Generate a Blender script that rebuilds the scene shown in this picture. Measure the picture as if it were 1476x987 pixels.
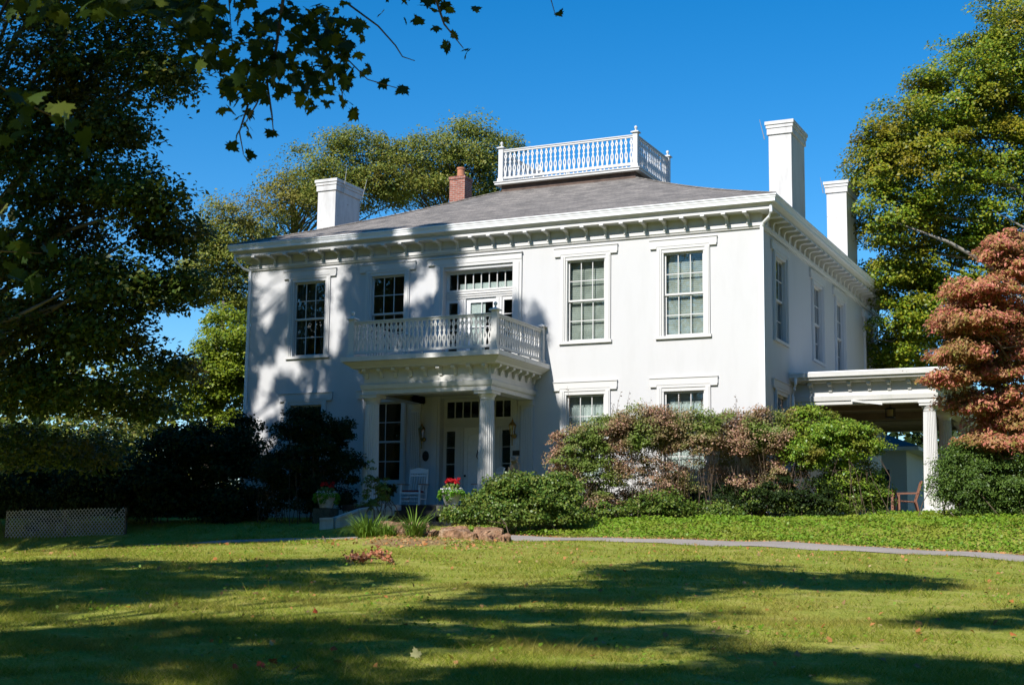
import bpy, math, random
import numpy as np
from mathutils import Vector, Matrix

# ------------------------------------------------------------------ camera, sky, sun, exposure
for o in list(bpy.data.objects):
    bpy.data.objects.remove(o)
S = bpy.context.scene
COL = S.collection
W0, H0 = 1476.0, 987.0                       # pixel frame used while measuring the place
FPX = 2069.84
YAW, PITCH, ROLL = -0.442188594, 0.147317180, 0.0139753150
CAM = np.array([10.68668628, -38.91053852, -0.8999756])
_f = np.array([math.sin(YAW)*math.cos(PITCH), math.cos(YAW)*math.cos(PITCH), math.sin(PITCH)])
_r = np.array([math.cos(YAW), -math.sin(YAW), 0.0]); _u = np.cross(_r, _f)
CR = math.cos(ROLL)*_r + math.sin(ROLL)*_u
CU = -math.sin(ROLL)*_r + math.cos(ROLL)*_u
CF = _f
cam = bpy.data.cameras.new('camera')
cam.sensor_width = 36.0; cam.lens = FPX/W0*36.0
cam.dof.use_dof = True; cam.dof.focus_distance = 42.0; cam.dof.aperture_fstop = 11.0
cam.clip_start = 0.1; cam.clip_end = 6000
camo = bpy.data.objects.new('camera', cam); COL.objects.link(camo)
camo.matrix_world = Matrix(((CR[0], CU[0], -CF[0], CAM[0]), (CR[1], CU[1], -CF[1], CAM[1]), (CR[2], CU[2], -CF[2], CAM[2]), (0, 0, 0, 1)))
S.camera = camo

SUN = np.array([0.155, 1.0, -0.80]); SUN_N = SUN/np.linalg.norm(SUN)   # direction in which sunlight travels
world = bpy.data.worlds.new('World'); S.world = world; world.use_nodes = True
wn = world.node_tree.nodes; wl = world.node_tree.links
sky = wn.new('ShaderNodeTexSky'); sky.sky_type = 'NISHITA'; sky.sun_disc = False
sky.sun_elevation = math.asin(-SUN_N[2]); sky.sun_rotation = math.atan2(-SUN[0], -SUN[1])
sky.altitude = 400; sky.air_density = 1.0; sky.dust_density = 0.0; sky.ozone_density = 3.0
hsv = wn.new('ShaderNodeHueSaturation'); hsv.inputs['Saturation'].default_value = 1.43; hsv.inputs['Value'].default_value = 1.0
wl.new(sky.outputs[0], hsv.inputs['Color']); wl.new(hsv.outputs[0], wn['Background'].inputs['Color'])
wn['Background'].inputs['Strength'].default_value = 0.118
sl = bpy.data.lights.new('sun', 'SUN'); sl.energy = 5.0; sl.angle = math.radians(0.5); sl.color = (1.0, 0.965, 0.915)
slo = bpy.data.objects.new('sun', sl); COL.objects.link(slo)
slo.rotation_euler = Vector(SUN_N).to_track_quat('-Z', 'Y').to_euler()
slo.location = (-10, -60, 50)
vs = S.view_settings; vs.view_transform = 'Standard'; vs.look = 'None'; vs.exposure = 0.42; vs.gamma = 1.0; vs.use_curve_mapping = False
S.render.engine = 'CYCLES'
S.cycles.max_bounces = 6; S.cycles.diffuse_bounces = 3; S.cycles.glossy_bounces = 3
S.cycles.transmission_bounces = 4; S.cycles.transparent_max_bounces = 8
S.cycles.sample_clamp_indirect = 6.0
S.cycles.use_denoising = True

# ------------------------------------------------------------------ measuring helpers
def ray(px, py):
    d = CF*FPX + CR*(px-W0/2) - CU*(py-H0/2)
    return d/(d @ CF)
def at(px, py, depth): return CAM + ray(px, py)*depth
def on(px, py, ax, v):
    d = ray(px, py); i = 'xyz'.index(ax)
    return CAM + d*((v-CAM[i])/d[i])
def proj(P):
    d = np.asarray(P, float)-CAM; w = d @ CF
    return np.stack([W0/2+FPX*(d @ CR)/w, H0/2-FPX*(d @ CU)/w, w], -1)
def gz(x, y):                                  # height of the ground
    x = np.asarray(x, float); y = np.asarray(y, float)
    a = np.abs(x+4.0); b = np.where(a < 18, 0.0023*a*a, 0.0023*324+0.0828*(np.minimum(a, 45)-18)*0.5)
    base = -0.5-b
    lawn = base+(np.clip(y, -120, 60)+8.0)*0.05
    t = np.clip((y+6.6)/3.4, 0, 1); t = t*t*(3-2*t)
    side = np.clip((np.abs(x+6)-19)/14.0, 0, 1)
    top = 0.02-side*side*3.0+0.34*np.clip((y+3)/5.0, 0, 1)
    far = np.clip((y-24)/60.0, 0, 1)*6.0
    z = (1-t)*lawn+t*(top-far)
    z = z+0.23*np.exp(-(((x+3.9)/2.1)**2+((y+12.8)/1.4)**2))
    z = z+0.02*np.sin(x*1.3+0.7*y)*np.sin(y*0.9-0.4*x)+0.012*np.sin(x*2.9+1.0)*np.sin(y*3.3)
    return z
def ground_at(px, py):
    d = ray(px, py); t = 4.0
    while t < 80:
        q = CAM+d*t
        if q[2] < gz(q[0], q[1]): return np.array([q[0], q[1], float(gz(q[0], q[1]))])
        t += 0.03
    return CAM+d*60

# ------------------------------------------------------------------ mesh helpers
class MB:
    def __init__(s): s.v = []; s.f = []
    def add(s, vs_, fs_):
        n = len(s.v); s.v += [tuple(map(float, p)) for p in vs_]; s.f += [tuple(i+n for i in f) for f in fs_]; return s
    def box(s, x0, x1, y0, y1, z0, z1):
        return s.add([(x0,y0,z0),(x1,y0,z0),(x1,y1,z0),(x0,y1,z0),(x0,y0,z1),(x1,y0,z1),(x1,y1,z1),(x0,y1,z1)],
                     [(0,3,2,1),(4,5,6,7),(0,1,5,4),(1,2,6,5),(2,3,7,6),(3,0,4,7)])
    def bar(s, a, b, w, h=None, up=(0, 0, 1)):
        a = np.array(a, float); b = np.array(b, float); h = h or w
        d = b-a; d /= np.linalg.norm(d); u = np.array(up, float)
        if abs(d @ u) > 0.98: u = np.array((0, 1.0, 0))
        r = np.cross(d, u); r /= np.linalg.norm(r); u = np.cross(r, d)
        r = r*w/2; u = u*h/2
        return s.add([a-r-u, a+r-u, a+r+u, a-r+u, b-r-u, b+r-u, b+r+u, b-r+u],
                     [(0,3,2,1),(4,5,6,7),(0,1,5,4),(1,2,6,5),(2,3,7,6),(3,0,4,7)])
    def tube(s, pts, rad, n=7, cap=True):
        pts = [np.array(p, float) for p in pts]
        if not hasattr(rad, '__len__'): rad = [rad]*len(pts)
        rings = []
        for i, p in enumerate(pts):
            d = pts[min(i+1, len(pts)-1)]-pts[max(i-1, 0)]; d = d/(np.linalg.norm(d)+1e-9)
            u = np.array((0, 0, 1.0)) if abs(d[2]) < 0.9 else np.array((1.0, 0, 0))
            r = np.cross(d, u); r /= np.linalg.norm(r); u = np.cross(r, d)
            rings.append([p+rad[i]*(math.cos(2*math.pi*k/n)*r+math.sin(2*math.pi*k/n)*u) for k in range(n)])
        vs_ = [v for ring in rings for v in ring]; fs_ = []
        for i in range(len(pts)-1):
            for k in range(n):
                fs_.append((i*n+k, i*n+(k+1) % n, (i+1)*n+(k+1) % n, (i+1)*n+k))
        if cap: fs_ += [tuple(range(n-1, -1, -1)), tuple((len(pts)-1)*n+k for k in range(n))]
        return s.add(vs_, fs_)
    def lathe(s, prof, c=(0, 0, 0), n=24, flute=0, depth=0.0):
        c = np.array(c, float); vs_ = []; fs_ = []
        for (r, z, *fl) in prof:
            fd = depth*(fl[0] if fl else 0)
            for k in range(n):
                a = 2*math.pi*k/n
                rr = r*(1-fd*abs(math.sin(flute*a/2))) if flute else r
                vs_.append((c[0]+rr*math.cos(a), c[1]+rr*math.sin(a), c[2]+z))
        m = len(prof)
        for i in range(m-1):
            for k in range(n): fs_.append((i*n+k, i*n+(k+1) % n, (i+1)*n+(k+1) % n, (i+1)*n+k))
        fs_ += [tuple(range(n-1, -1, -1)), tuple((m-1)*n+k for k in range(n))]
        return s.add(vs_, fs_)
    def ell(s, c, r, n=10, m=7):
        vs_ = []; fs_ = []
        for i in range(m+1):
            t = math.pi*i/m
            for k in range(n):
                a = 2*math.pi*k/n
                vs_.append((c[0]+r[0]*math.sin(t)*math.cos(a), c[1]+r[1]*math.sin(t)*math.sin(a), c[2]-r[2]*math.cos(t)))
        for i in range(m):
            for k in range(n): fs_.append((i*n+k, i*n+(k+1) % n, (i+1)*n+(k+1) % n, (i+1)*n+k))
        return s.add(vs_, fs_)
    def sweep(s, prof, path, closed=True):
        # prof: (out, z) open polyline; path: list of (corner xy, outward mitre xy)
        n = len(prof); vs_ = []; fs_ = []
        for (c, o) in path:
            for (d, z) in prof: vs_.append((c[0]+o[0]*d, c[1]+o[1]*d, z))
        m = len(path)
        for i in range(m if closed else m-1):
            j = (i+1) % m
            for k in range(n-1): fs_.append((i*n+k, i*n+k+1, j*n+k+1, j*n+k))
        if not closed:
            fs_ += [tuple(range(n)), tuple((m-1)*n+k for k in range(n-1, -1, -1))]
        return s.add(vs_, fs_)
    def xf(s, M, start=0):
        M = np.array(M)
        for i in range(start, len(s.v)):
            p = M @ np.array((*s.v[i], 1.0)); s.v[i] = (p[0], p[1], p[2])
        return s
    def build(s, name, m, parent=None, smooth=False, bevel=0.0):
        me = bpy.data.meshes.new(name); me.from_pydata(s.v, [], s.f); me.validate()
        me.materials.append(m)
        if smooth:
            for p in me.polygons: p.use_smooth = True
        o = bpy.data.objects.new(name, me); COL.objects.link(o)
        if parent: o.parent = parent
        if bevel:
            b = o.modifiers.new('bevel', 'BEVEL'); b.width = bevel; b.segments = 2; b.limit_method = 'ANGLE'
        return o
def link_np(name, verts, faces, m, parent=None):
    """verts (N,3); faces (M,k) all of one size"""
    me = bpy.data.meshes.new(name); k = faces.shape[1]
    me.vertices.add(len(verts)); me.vertices.foreach_set('co', np.ascontiguousarray(verts, np.float32).ravel())
    me.loops.add(faces.size); me.loops.foreach_set('vertex_index', np.ascontiguousarray(faces, np.int32).ravel())
    me.polygons.add(len(faces)); me.polygons.foreach_set('loop_start', np.arange(0, faces.size, k, dtype=np.int32))
    me.update(calc_edges=True); me.materials.append(m)
    o = bpy.data.objects.new(name, me); COL.objects.link(o)
    if parent: o.parent = parent
    return o
def tag(o, label=None, cat=None, group=None, kind=None):
    if label: o['label'] = label
    if cat: o['category'] = cat
    if group: o['group'] = group
    if kind: o['kind'] = kind
    return o
def thing(name, label, cat, loc=(0, 0, 0), rz=0.0, group=None):
    o = bpy.data.objects.new(name, None); COL.objects.link(o); o.empty_display_size = 0.2
    o.location = tuple(map(float, loc)); o.rotation_euler = (0, 0, rz); return tag(o, label, cat, group)
def dup(o, parent=None, loc=None):
    c = o.copy(); COL.objects.link(c)
    if parent: c.parent = parent
    if loc is not None: c.location = loc
    for ch in list(o.children): dup(ch, c)
    return c

# ------------------------------------------------------------------ materials
def newmat(name):
    m = bpy.data.materials.new(name); m.use_nodes = True
    nt = m.node_tree; return m, nt, nt.nodes['Principled BSDF']
def noise(nt, scale, detail=4, rough=0.55, vec=None, coord='Object'):
    t = nt.nodes.new('ShaderNodeTexNoise'); t.inputs['Scale'].default_value = scale
    t.inputs['Detail'].default_value = detail; t.inputs['Roughness'].default_value = rough
    if vec is None:
        tc = nt.nodes.new('ShaderNodeTexCoord'); vec = tc.outputs[coord]
    nt.links.new(vec, t.inputs['Vector']); return t
def ramp(nt, fac, stops, interp='LINEAR'):
    r = nt.nodes.new('ShaderNodeValToRGB'); cr = r.color_ramp; cr.interpolation = interp
    while len(cr.elements) < len(stops): cr.elements.new(0.5)
    for e, (p, c) in zip(cr.elements, stops):
        e.position = p; e.color = (*c, 1) if len(c) == 3 else c
    nt.links.new(fac, r.inputs[0]); return r
def mix(nt, fac, a, b, mode='MIX'):
    n = nt.nodes.new('ShaderNodeMix'); n.data_type = 'RGBA'; n.blend_type = mode
    if isinstance(fac, (int, float)): n.inputs[0].default_value = fac
    else: nt.links.new(fac, n.inputs[0])
    for sock, v in ((n.inputs[6], a), (n.inputs[7], b)):
        if isinstance(v, tuple): sock.default_value = (*v, 1)
        else: nt.links.new(v, sock)
    return n.outputs[2]
def bump(nt, bsdf, h, strength, dist=0.02):
    b = nt.nodes.new('ShaderNodeBump'); b.inputs['Strength'].default_value = strength; b.inputs['Distance'].default_value = dist
    nt.links.new(h, b.inputs['Height']); nt.links.new(b.outputs[0], bsdf.inputs['Normal'])
def solid(name, col, rough=0.6, var=0.15, scale=6.0, metal=0.0, bmp=0.0):
    m, nt, b = newmat(name); n = noise(nt, scale, 5)
    d = tuple(max(0, c*(1-var)) for c in col); l = tuple(min(1, c*(1+var)) for c in col)
    nt.links.new(ramp(nt, n.outputs['Fac'], [(0.3, d), (0.7, l)]).outputs[0], b.inputs['Base Color'])
    b.inputs['Roughness'].default_value = rough; b.inputs['Metallic'].default_value = metal
    if bmp: bump(nt, b, n.outputs['Fac'], bmp)
    return m
def paint(name, col, stain, amount=0.5, peel=None, rough=0.55):
    """old exterior paint: streaky stains with their own shape, optional peeled flecks"""
    m, nt, b = newmat(name)
    tc = nt.nodes.new('ShaderNodeTexCoord')
    mp = nt.nodes.new('ShaderNodeMapping'); mp.inputs['Scale'].default_value = (1, 1, 0.25)
    nt.links.new(tc.outputs['Object'], mp.inputs['Vector'])
    n1 = noise(nt, 2.2, 8, 0.65, mp.outputs[0]); n2 = noise(nt, 22.0, 4, 0.6, tc.outputs['Object'])
    f = ramp(nt, n1.outputs['Fac'], [(0.48, (0, 0, 0)), (0.78, (amount,)*3)])
    c = mix(nt, f.outputs[0], col, stain)
    if peel:
        n3 = noise(nt, 7.0, 8, 0.72, tc.outputs['Object'])
        pf = ramp(nt, n3.outputs['Fac'], [(0.655, (0, 0, 0)), (0.675, (1, 1, 1))])
        c = mix(nt, pf.outputs[0], c, peel)
    nt.links.new(c, b.inputs['Base Color']); b.inputs['Roughness'].default_value = rough
    bump(nt, b, n2.outputs['Fac'], 0.12, 0.01)
    return m
def leafmat(name, cols, transl=0.3, rough=0.5, patch=0.35, patch_col=None, scale=0.6, spec=0.3, pt=0.5):
    m, nt, b = newmat(name)
    g = nt.nodes.new('ShaderNodeNewGeometry')
    k = len(cols); r = ramp(nt, g.outputs['Random Per Island'], [(i/(k-1) if k > 1 else 0, c) for i, c in enumerate(cols)])
    c = r.outputs[0]
    if patch_col:
        n = noise(nt, scale, 3)
        pf = ramp(nt, n.outputs['Fac'], [(pt, (0, 0, 0)), (pt+0.14, (patch,)*3)])
        c = mix(nt, pf.outputs[0], c, patch_col)
    nt.links.new(c, b.inputs['Base Color']); b.inputs['Roughness'].default_value = rough
    b.inputs['Specular IOR Level'].default_value = spec
    t = nt.nodes.new('ShaderNodeBsdfTranslucent'); nt.links.new(c, t.inputs['Color'])
    ms = nt.nodes.new('ShaderNodeMixShader'); ms.inputs[0].default_value = transl
    nt.links.new(b.outputs[0], ms.inputs[1]); nt.links.new(t.outputs[0], ms.inputs[2])
    nt.links.new(ms.outputs[0], nt.nodes['Material Output'].inputs['Surface'])
    return m

M = {}
M['wall'] = paint('white_painted_wall', (0.525, 0.52, 0.515), (0.45, 0.445, 0.43), 0.45)
M['trim'] = paint('white_painted_trim', (0.57, 0.56, 0.54), (0.62, 0.60, 0.55), 0.45)
M['porch'] = paint('peeling_porch_paint', (0.60, 0.585, 0.55), (0.46, 0.47, 0.41), 0.6, peel=(0.16, 0.12, 0.085))
M['chimney'] = paint('sooty_white_chimney', (0.58, 0.57, 0.55), (0.24, 0.22, 0.20), 0.6, peel=(0.30, 0.16, 0.11))
M['gutter'] = solid('white_gutter_metal', (0.78, 0.79, 0.79), 0.4, 0.04, 3)
M['spout'] = solid('white_downspout', (0.78, 0.79, 0.80), 0.4, 0.04, 3)
M['dark_step'] = solid('black_step_paint', (0.018, 0.02, 0.026), 0.32, 0.3, 9)
M['floor_paint'] = solid('grey_porch_floor', (0.12, 0.13, 0.14), 0.5, 0.2, 6)
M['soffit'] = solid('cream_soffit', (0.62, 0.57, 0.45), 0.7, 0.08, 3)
M['interior'] = solid('dim_interior', (0.20, 0.18, 0.15), 0.9, 0.1, 1)
M['curtain'] = solid('lace_curtain', (0.80, 0.80, 0.77), 0.95, 0.12, 14)
M['curtain_dim'] = solid('grey_curtain', (0.07, 0.075, 0.07), 0.95, 0.3, 5)
M['brass'] = solid('aged_brass', (0.32, 0.20, 0.06), 0.35, 0.25, 14, metal=0.9)
M['iron'] = solid('black_iron', (0.02, 0.02, 0.022), 0.5, 0.2, 12, metal=0.5)
M['stone'] = solid('weathered_stone', (0.20, 0.165, 0.115), 0.95, 0.35, 12, bmp=0.5)
M['pot'] = solid('pale_concrete', (0.50, 0.48, 0.43), 0.9, 0.2, 10, bmp=0.3)
M['white_wood'] = solid('white_painted_wood', (0.74, 0.74, 0.73), 0.5, 0.06, 8)
M['arm_wood'] = solid('worn_brown_wood', (0.28, 0.17, 0.09), 0.6, 0.25, 8)
M['red_wood'] = solid('reddish_wood', (0.20, 0.085, 0.05), 0.6, 0.3, 9)
M['seat_weave'] = solid('red_woven_cushion', (0.22, 0.06, 0.055), 0.9, 0.4, 60)
M['bark'] = solid('grey_brown_bark', (0.13, 0.105, 0.08), 0.95, 0.4, 5, bmp=0.8)
M['pale_bark'] = solid('pale_grey_bark', (0.27, 0.245, 0.21), 0.95, 0.25, 4, bmp=0.5)
M['twig'] = solid('brown_twig', (0.11, 0.075, 0.05), 0.9, 0.3, 8)
M['plaque'] = solid('dark_bronze_plaque', (0.02, 0.018, 0.016), 0.45, 0.2, 10, metal=0.3)
M['copper'] = solid('bare_rod', (0.45, 0.42, 0.38), 0.4, 0.1, 8, metal=0.6)

def glass():
    m, nt, b = newmat('window_glass')
    tr = nt.nodes.new('ShaderNodeBsdfTransparent'); tr.inputs[0].default_value = (0.82, 0.86, 0.85, 1)
    gl = nt.nodes.new('ShaderNodeBsdfGlossy'); gl.inputs['Roughness'].default_value = 0.015
    n = noise(nt, 1.7, 2); bm = nt.nodes.new('ShaderNodeBump'); bm.inputs['Strength'].default_value = 0.10; bm.inputs['Distance'].default_value = 0.05
    nt.links.new(n.outputs['Fac'], bm.inputs['Height']); nt.links.new(bm.outputs[0], gl.inputs['Normal'])
    lw = nt.nodes.new('ShaderNodeLayerWeight'); lw.inputs['Blend'].default_value = 0.5
    pw_ = nt.nodes.new('ShaderNodeMath'); pw_.operation = 'POWER'; nt.links.new(lw.outputs['Facing'], pw_.inputs[0]); pw_.inputs[1].default_value = 3.5
    ma = nt.nodes.new('ShaderNodeMath'); ma.operation = 'MULTIPLY_ADD'; nt.links.new(pw_.outputs[0], ma.inputs[0]); ma.inputs[1].default_value = 0.85; ma.inputs[2].default_value = 0.06
    mx = nt.nodes.new('ShaderNodeMixShader'); nt.links.new(ma.outputs[0], mx.inputs[0])
    nt.links.new(tr.outputs[0], mx.inputs[1]); nt.links.new(gl.outputs[0], mx.inputs[2])
    nt.links.new(mx.outputs[0], nt.nodes['Material Output'].inputs['Surface'])
    return m
M['glass'] = glass()

def blind():
    m, nt, b = newmat('slatted_blind')
    tc = nt.nodes.new('ShaderNodeTexCoord'); w = nt.nodes.new('ShaderNodeTexWave'); w.bands_direction = 'Z'
    w.inputs['Scale'].default_value = 5.5; w.inputs['Distortion'].default_value = 0.25
    nt.links.new(tc.outputs['Object'], w.inputs['Vector'])
    n = noise(nt, 3.0, 5, 0.6, tc.outputs['Object'])
    a = ramp(nt, w.outputs['Fac'], [(0.0, (0.42, 0.40, 0.36)), (0.5, (0.70, 0.68, 0.62))])
    d = ramp(nt, n.outputs['Fac'], [(0.35, (0.6, 0.62, 0.6)), (0.7, (1, 1, 1))])
    nt.links.new(mix(nt, 1.0, a.outputs[0], d.outputs[0], 'MULTIPLY'), b.inputs['Base Color']); b.inputs['Roughness'].default_value = 0.8
    return m
M['blind'] = blind()

def shingle():
    m, nt, b = newmat('grey_asphalt_shingles')
    tc = nt.nodes.new('ShaderNodeTexCoord')
    mp = nt.nodes.new('ShaderNodeMapping'); mp.inputs['Rotation'].default_value = (math.radians(90), 0, 0)
    br = nt.nodes.new('ShaderNodeTexBrick'); br.inputs['Scale'].default_value = 1.0
    br.inputs['Brick Width'].default_value = 0.32; br.inputs['Row Height'].default_value = 0.0535; br.inputs['Mortar Size'].default_value = 0.006
    br.inputs['Bias'].default_value = 0.0; br.offset = 0.37
    br.inputs['Color1'].default_value = (0.155, 0.142, 0.128, 1); br.inputs['Color2'].default_value = (0.30, 0.272, 0.24, 1); br.inputs['Mortar'].default_value = (0.06, 0.055, 0.05, 1)
    # rows follow height, columns follow x+y
    sx = nt.nodes.new('ShaderNodeSeparateXYZ'); nt.links.new(tc.outputs['Object'], sx.inputs[0])
    ad = nt.nodes.new('ShaderNodeMath'); ad.operation = 'ADD'; nt.links.new(sx.outputs['X'], ad.inputs[0]); nt.links.new(sx.outputs['Y'], ad.inputs[1])
    cx = nt.nodes.new('ShaderNodeCombineXYZ'); nt.links.new(ad.outputs[0], cx.inputs[0]); nt.links.new(sx.outputs['Z'], cx.inputs[1])
    nt.links.new(cx.outputs[0], br.inputs['Vector'])
    n = noise(nt, 1.1, 6, 0.6, tc.outputs['Object']); n2 = noise(nt, 40, 2, 0.5, tc.outputs['Object'])
    d = ramp(nt, n.outputs['Fac'], [(0.3, (0.75, 0.74, 0.74)), (0.7, (1.15, 1.12, 1.1))])
    c = mix(nt, 1.0, br.outputs['Color'], d.outputs[0], 'MULTIPLY')
    g = ramp(nt, n2.outputs['Fac'], [(0.3, (0.8, 0.8, 0.8)), (0.7, (1.2, 1.2, 1.2))])
    c = mix(nt, 1.0, c, g.outputs[0], 'MULTIPLY')
    nt.links.new(c, b.inputs['Base Color']); b.inputs['Roughness'].default_value = 0.92
    bump(nt, b, br.outputs['Fac'], 0.5, 0.01)
    return m
M['shingle'] = shingle()

def brick():
    m, nt, b = newmat('old_red_brick')
    tc = nt.nodes.new('ShaderNodeTexCoord')
    sx = nt.nodes.new('ShaderNodeSeparateXYZ'); nt.links.new(tc.outputs['Object'], sx.inputs[0])
    ad = nt.nodes.new('ShaderNodeMath'); ad.operation = 'ADD'; nt.links.new(sx.outputs['X'], ad.inputs[0]); nt.links.new(sx.outputs['Y'], ad.inputs[1])
    cx = nt.nodes.new('ShaderNodeCombineXYZ'); nt.links.new(ad.outputs[0], cx.inputs[0]); nt.links.new(sx.outputs['Z'], cx.inputs[1])
    br = nt.nodes.new('ShaderNodeTexBrick'); br.inputs['Scale'].default_value = 1.0
    br.inputs['Brick Width'].default_value = 0.215; br.inputs['Row Height'].default_value = 0.075; br.inputs['Mortar Size'].default_value = 0.009
    br.inputs['Color1'].default_value = (0.24, 0.07, 0.045, 1); br.inputs['Color2'].default_value = (0.36, 0.13, 0.085, 1); br.inputs['Mortar'].default_value = (0.34, 0.29, 0.25, 1)
    nt.links.new(cx.outputs[0], br.inputs['Vector'])
    n = noise(nt, 5, 6, 0.6, tc.outputs['Object'])
    d = ramp(nt, n.outputs['Fac'], [(0.3, (0.7, 0.7, 0.7)), (0.7, (1.2, 1.2, 1.2))])
    nt.links.new(mix(nt, 1.0, br.outputs['Color'], d.outputs[0], 'MULTIPLY'), b.inputs['Base Color']); b.inputs['Roughness'].default_value = 0.9
    bump(nt, b, br.outputs['Fac'], 0.4, 0.01)
    return m
M['brick'] = brick()

def lawn_mat():
    m, nt, b = newmat('lawn_soil_and_thatch')
    tc = nt.nodes.new('ShaderNodeTexCoord')
    n1 = noise(nt, 0.35, 6, 0.6, tc.outputs['Object']); n2 = noise(nt, 3.5, 8, 0.7, tc.outputs['Object']); n3 = noise(nt, 45, 3, 0.6, tc.outputs['Object'])
    a = ramp(nt, n2.outputs['Fac'], [(0.30, (0.16, 0.20, 0.026)), (0.5, (0.27, 0.30, 0.045)), (0.60, (0.40, 0.35, 0.11)), (0.70, (0.42, 0.28, 0.15))])
    g = ramp(nt, n1.outputs['Fac'], [(0.35, (0.20, 0.26, 0.03)), (0.65, (0.36, 0.34, 0.07))])
    c = mix(nt, 0.5, a.outputs[0], g.outputs[0])
    s = ramp(nt, n3.outputs['Fac'], [(0.3, (0.6, 0.6, 0.6)), (0.7, (1.3, 1.3, 1.3))])
    c = mix(nt, 1.0, c, s.outputs[0], 'MULTIPLY')
    vm = nt.nodes.new('ShaderNodeVectorMath'); vm.operation = 'SUBTRACT'; nt.links.new(tc.outputs['Object'], vm.inputs[0]); vm.inputs[1].default_value = (-3.5, -13.6, 0)
    vs2 = nt.nodes.new('ShaderNodeVectorMath'); vs2.operation = 'MULTIPLY'; nt.links.new(vm.outputs[0], vs2.inputs[0]); vs2.inputs[1].default_value = (0.42, 0.62, 0)
    ln = nt.nodes.new('ShaderNodeVectorMath'); ln.operation = 'LENGTH'; nt.links.new(vs2.outputs[0], ln.inputs[0])
    dm = nt.nodes.new('ShaderNodeMath'); dm.operation = 'ADD'; nt.links.new(ln.outputs['Value'], dm.inputs[0]); nt.links.new(n2.outputs['Fac'], dm.inputs[1])
    df = ramp(nt, dm.outputs[0], [(0.75, (1, 1, 1)), (1.25, (0, 0, 0))])
    c = mix(nt, df.outputs[0], c, (0.26, 0.17, 0.085))
    nt.links.new(c, b.inputs['Base Color']); b.inputs['Roughness'].default_value = 1.0; b.inputs['Specular IOR Level'].default_value = 0.1
    bump(nt, b, n3.outputs['Fac'], 0.6, 0.03)
    return m
M['lawn'] = lawn_mat()
def road_mat():
    m, nt, b = newmat('worn_driveway')
    n1 = noise(nt, 0.8, 6, 0.6); n2 = noise(nt, 60, 3, 0.6)
    a = ramp(nt, n1.outputs['Fac'], [(0.3, (0.27, 0.235, 0.205)), (0.7, (0.38, 0.33, 0.29))])
    s = ramp(nt, n2.outputs['Fac'], [(0.3, (0.75, 0.75, 0.75)), (0.7, (1.2, 1.2, 1.2))])
    nt.links.new(mix(nt, 1.0, a.outputs[0], s.outputs[0], 'MULTIPLY'), b.inputs['Base Color']); b.inputs['Roughness'].default_value = 0.95
    bump(nt, b, n2.outputs['Fac'], 0.4, 0.01)
    return m
M['road'] = road_mat()

# ------------------------------------------------------------------ ground and driveway
xs = np.concatenate([[-2500, -900, -350, -160, -90, -60], np.arange(-46, 31, 0.5), [40, 60, 100, 200, 500, 2500]])
ys = np.concatenate([[-2500, -900, -350, -160, -100, -70], np.arange(-52, 30, 0.5), [40, 60, 90, 130, 200, 400, 900, 2500]])
X, Y = np.meshgrid(xs, ys); Z = gz(X, Y)
vv = np.stack([X.ravel(), Y.ravel(), Z.ravel()], 1); nx, ny = len(xs), len(ys)
idx = np.arange(nx*ny).reshape(ny, nx)
ff = np.stack([idx[:-1, :-1].ravel(), idx[:-1, 1:].ravel(), idx[1:, 1:].ravel(), idx[1:, :-1].ravel()], 1)
tag(link_np('lawn', vv, ff, M['lawn']), kind='structure')

def strip(name, cx, cy, half, m, off, ncross=7):
    xs_, ys_ = np.asarray(cx), np.asarray(cy)
    dx = np.gradient(xs_); dy = np.gradient(ys_); L = np.hypot(dx, dy); nx_, ny_ = -dy/L, dx/L
    k = np.linspace(-1, 1, ncross); rng = np.random.default_rng(5)
    V = []
    for i in range(len(xs_)):
        jit = rng.normal(0, 0.06, ncross); jit[1:-1] = 0
        px_ = xs_[i]+nx_[i]*(half*k+jit); py_ = ys_[i]+ny_[i]*(half*k+jit)
        V.append(np.stack([px_, py_, gz(px_, py_)+off-0.02*np.abs(k)**6], 1))
    V = np.concatenate(V); n = len(xs_); ii = np.arange(n*ncross).reshape(n, ncross)
    F = np.stack([ii[:-1, :-1].ravel(), ii[1:, :-1].ravel(), ii[1:, 1:].ravel(), ii[:-1, 1:].ravel()], 1)
    return link_np(name, V, F, m)
dxs = np.arange(-45, 30, 0.4); dys = -8.0-0.006*np.clip(dxs-2, 0, None)**2+0.004*np.clip(-12-dxs, 0, None)**1.6
tag(strip('driveway', dxs, dys, 1.12, M['road'], 0.03), kind='structure')

# ------------------------------------------------------------------ the house
HX0, HX1, HD = -17.37, 0.0, 16.8
house = thing('house', 'large white two-storey house with a columned front porch, balcony and roof railing', 'house', (0, 0, 0))
FRONT = np.eye(4)
SIDE = np.array([[0, -1, 0, 0], [1, 0, 0, 0], [0, 0, 1, 0], [0, 0, 0, 1.0]])     # local x runs along +y, outward faces +x

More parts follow.
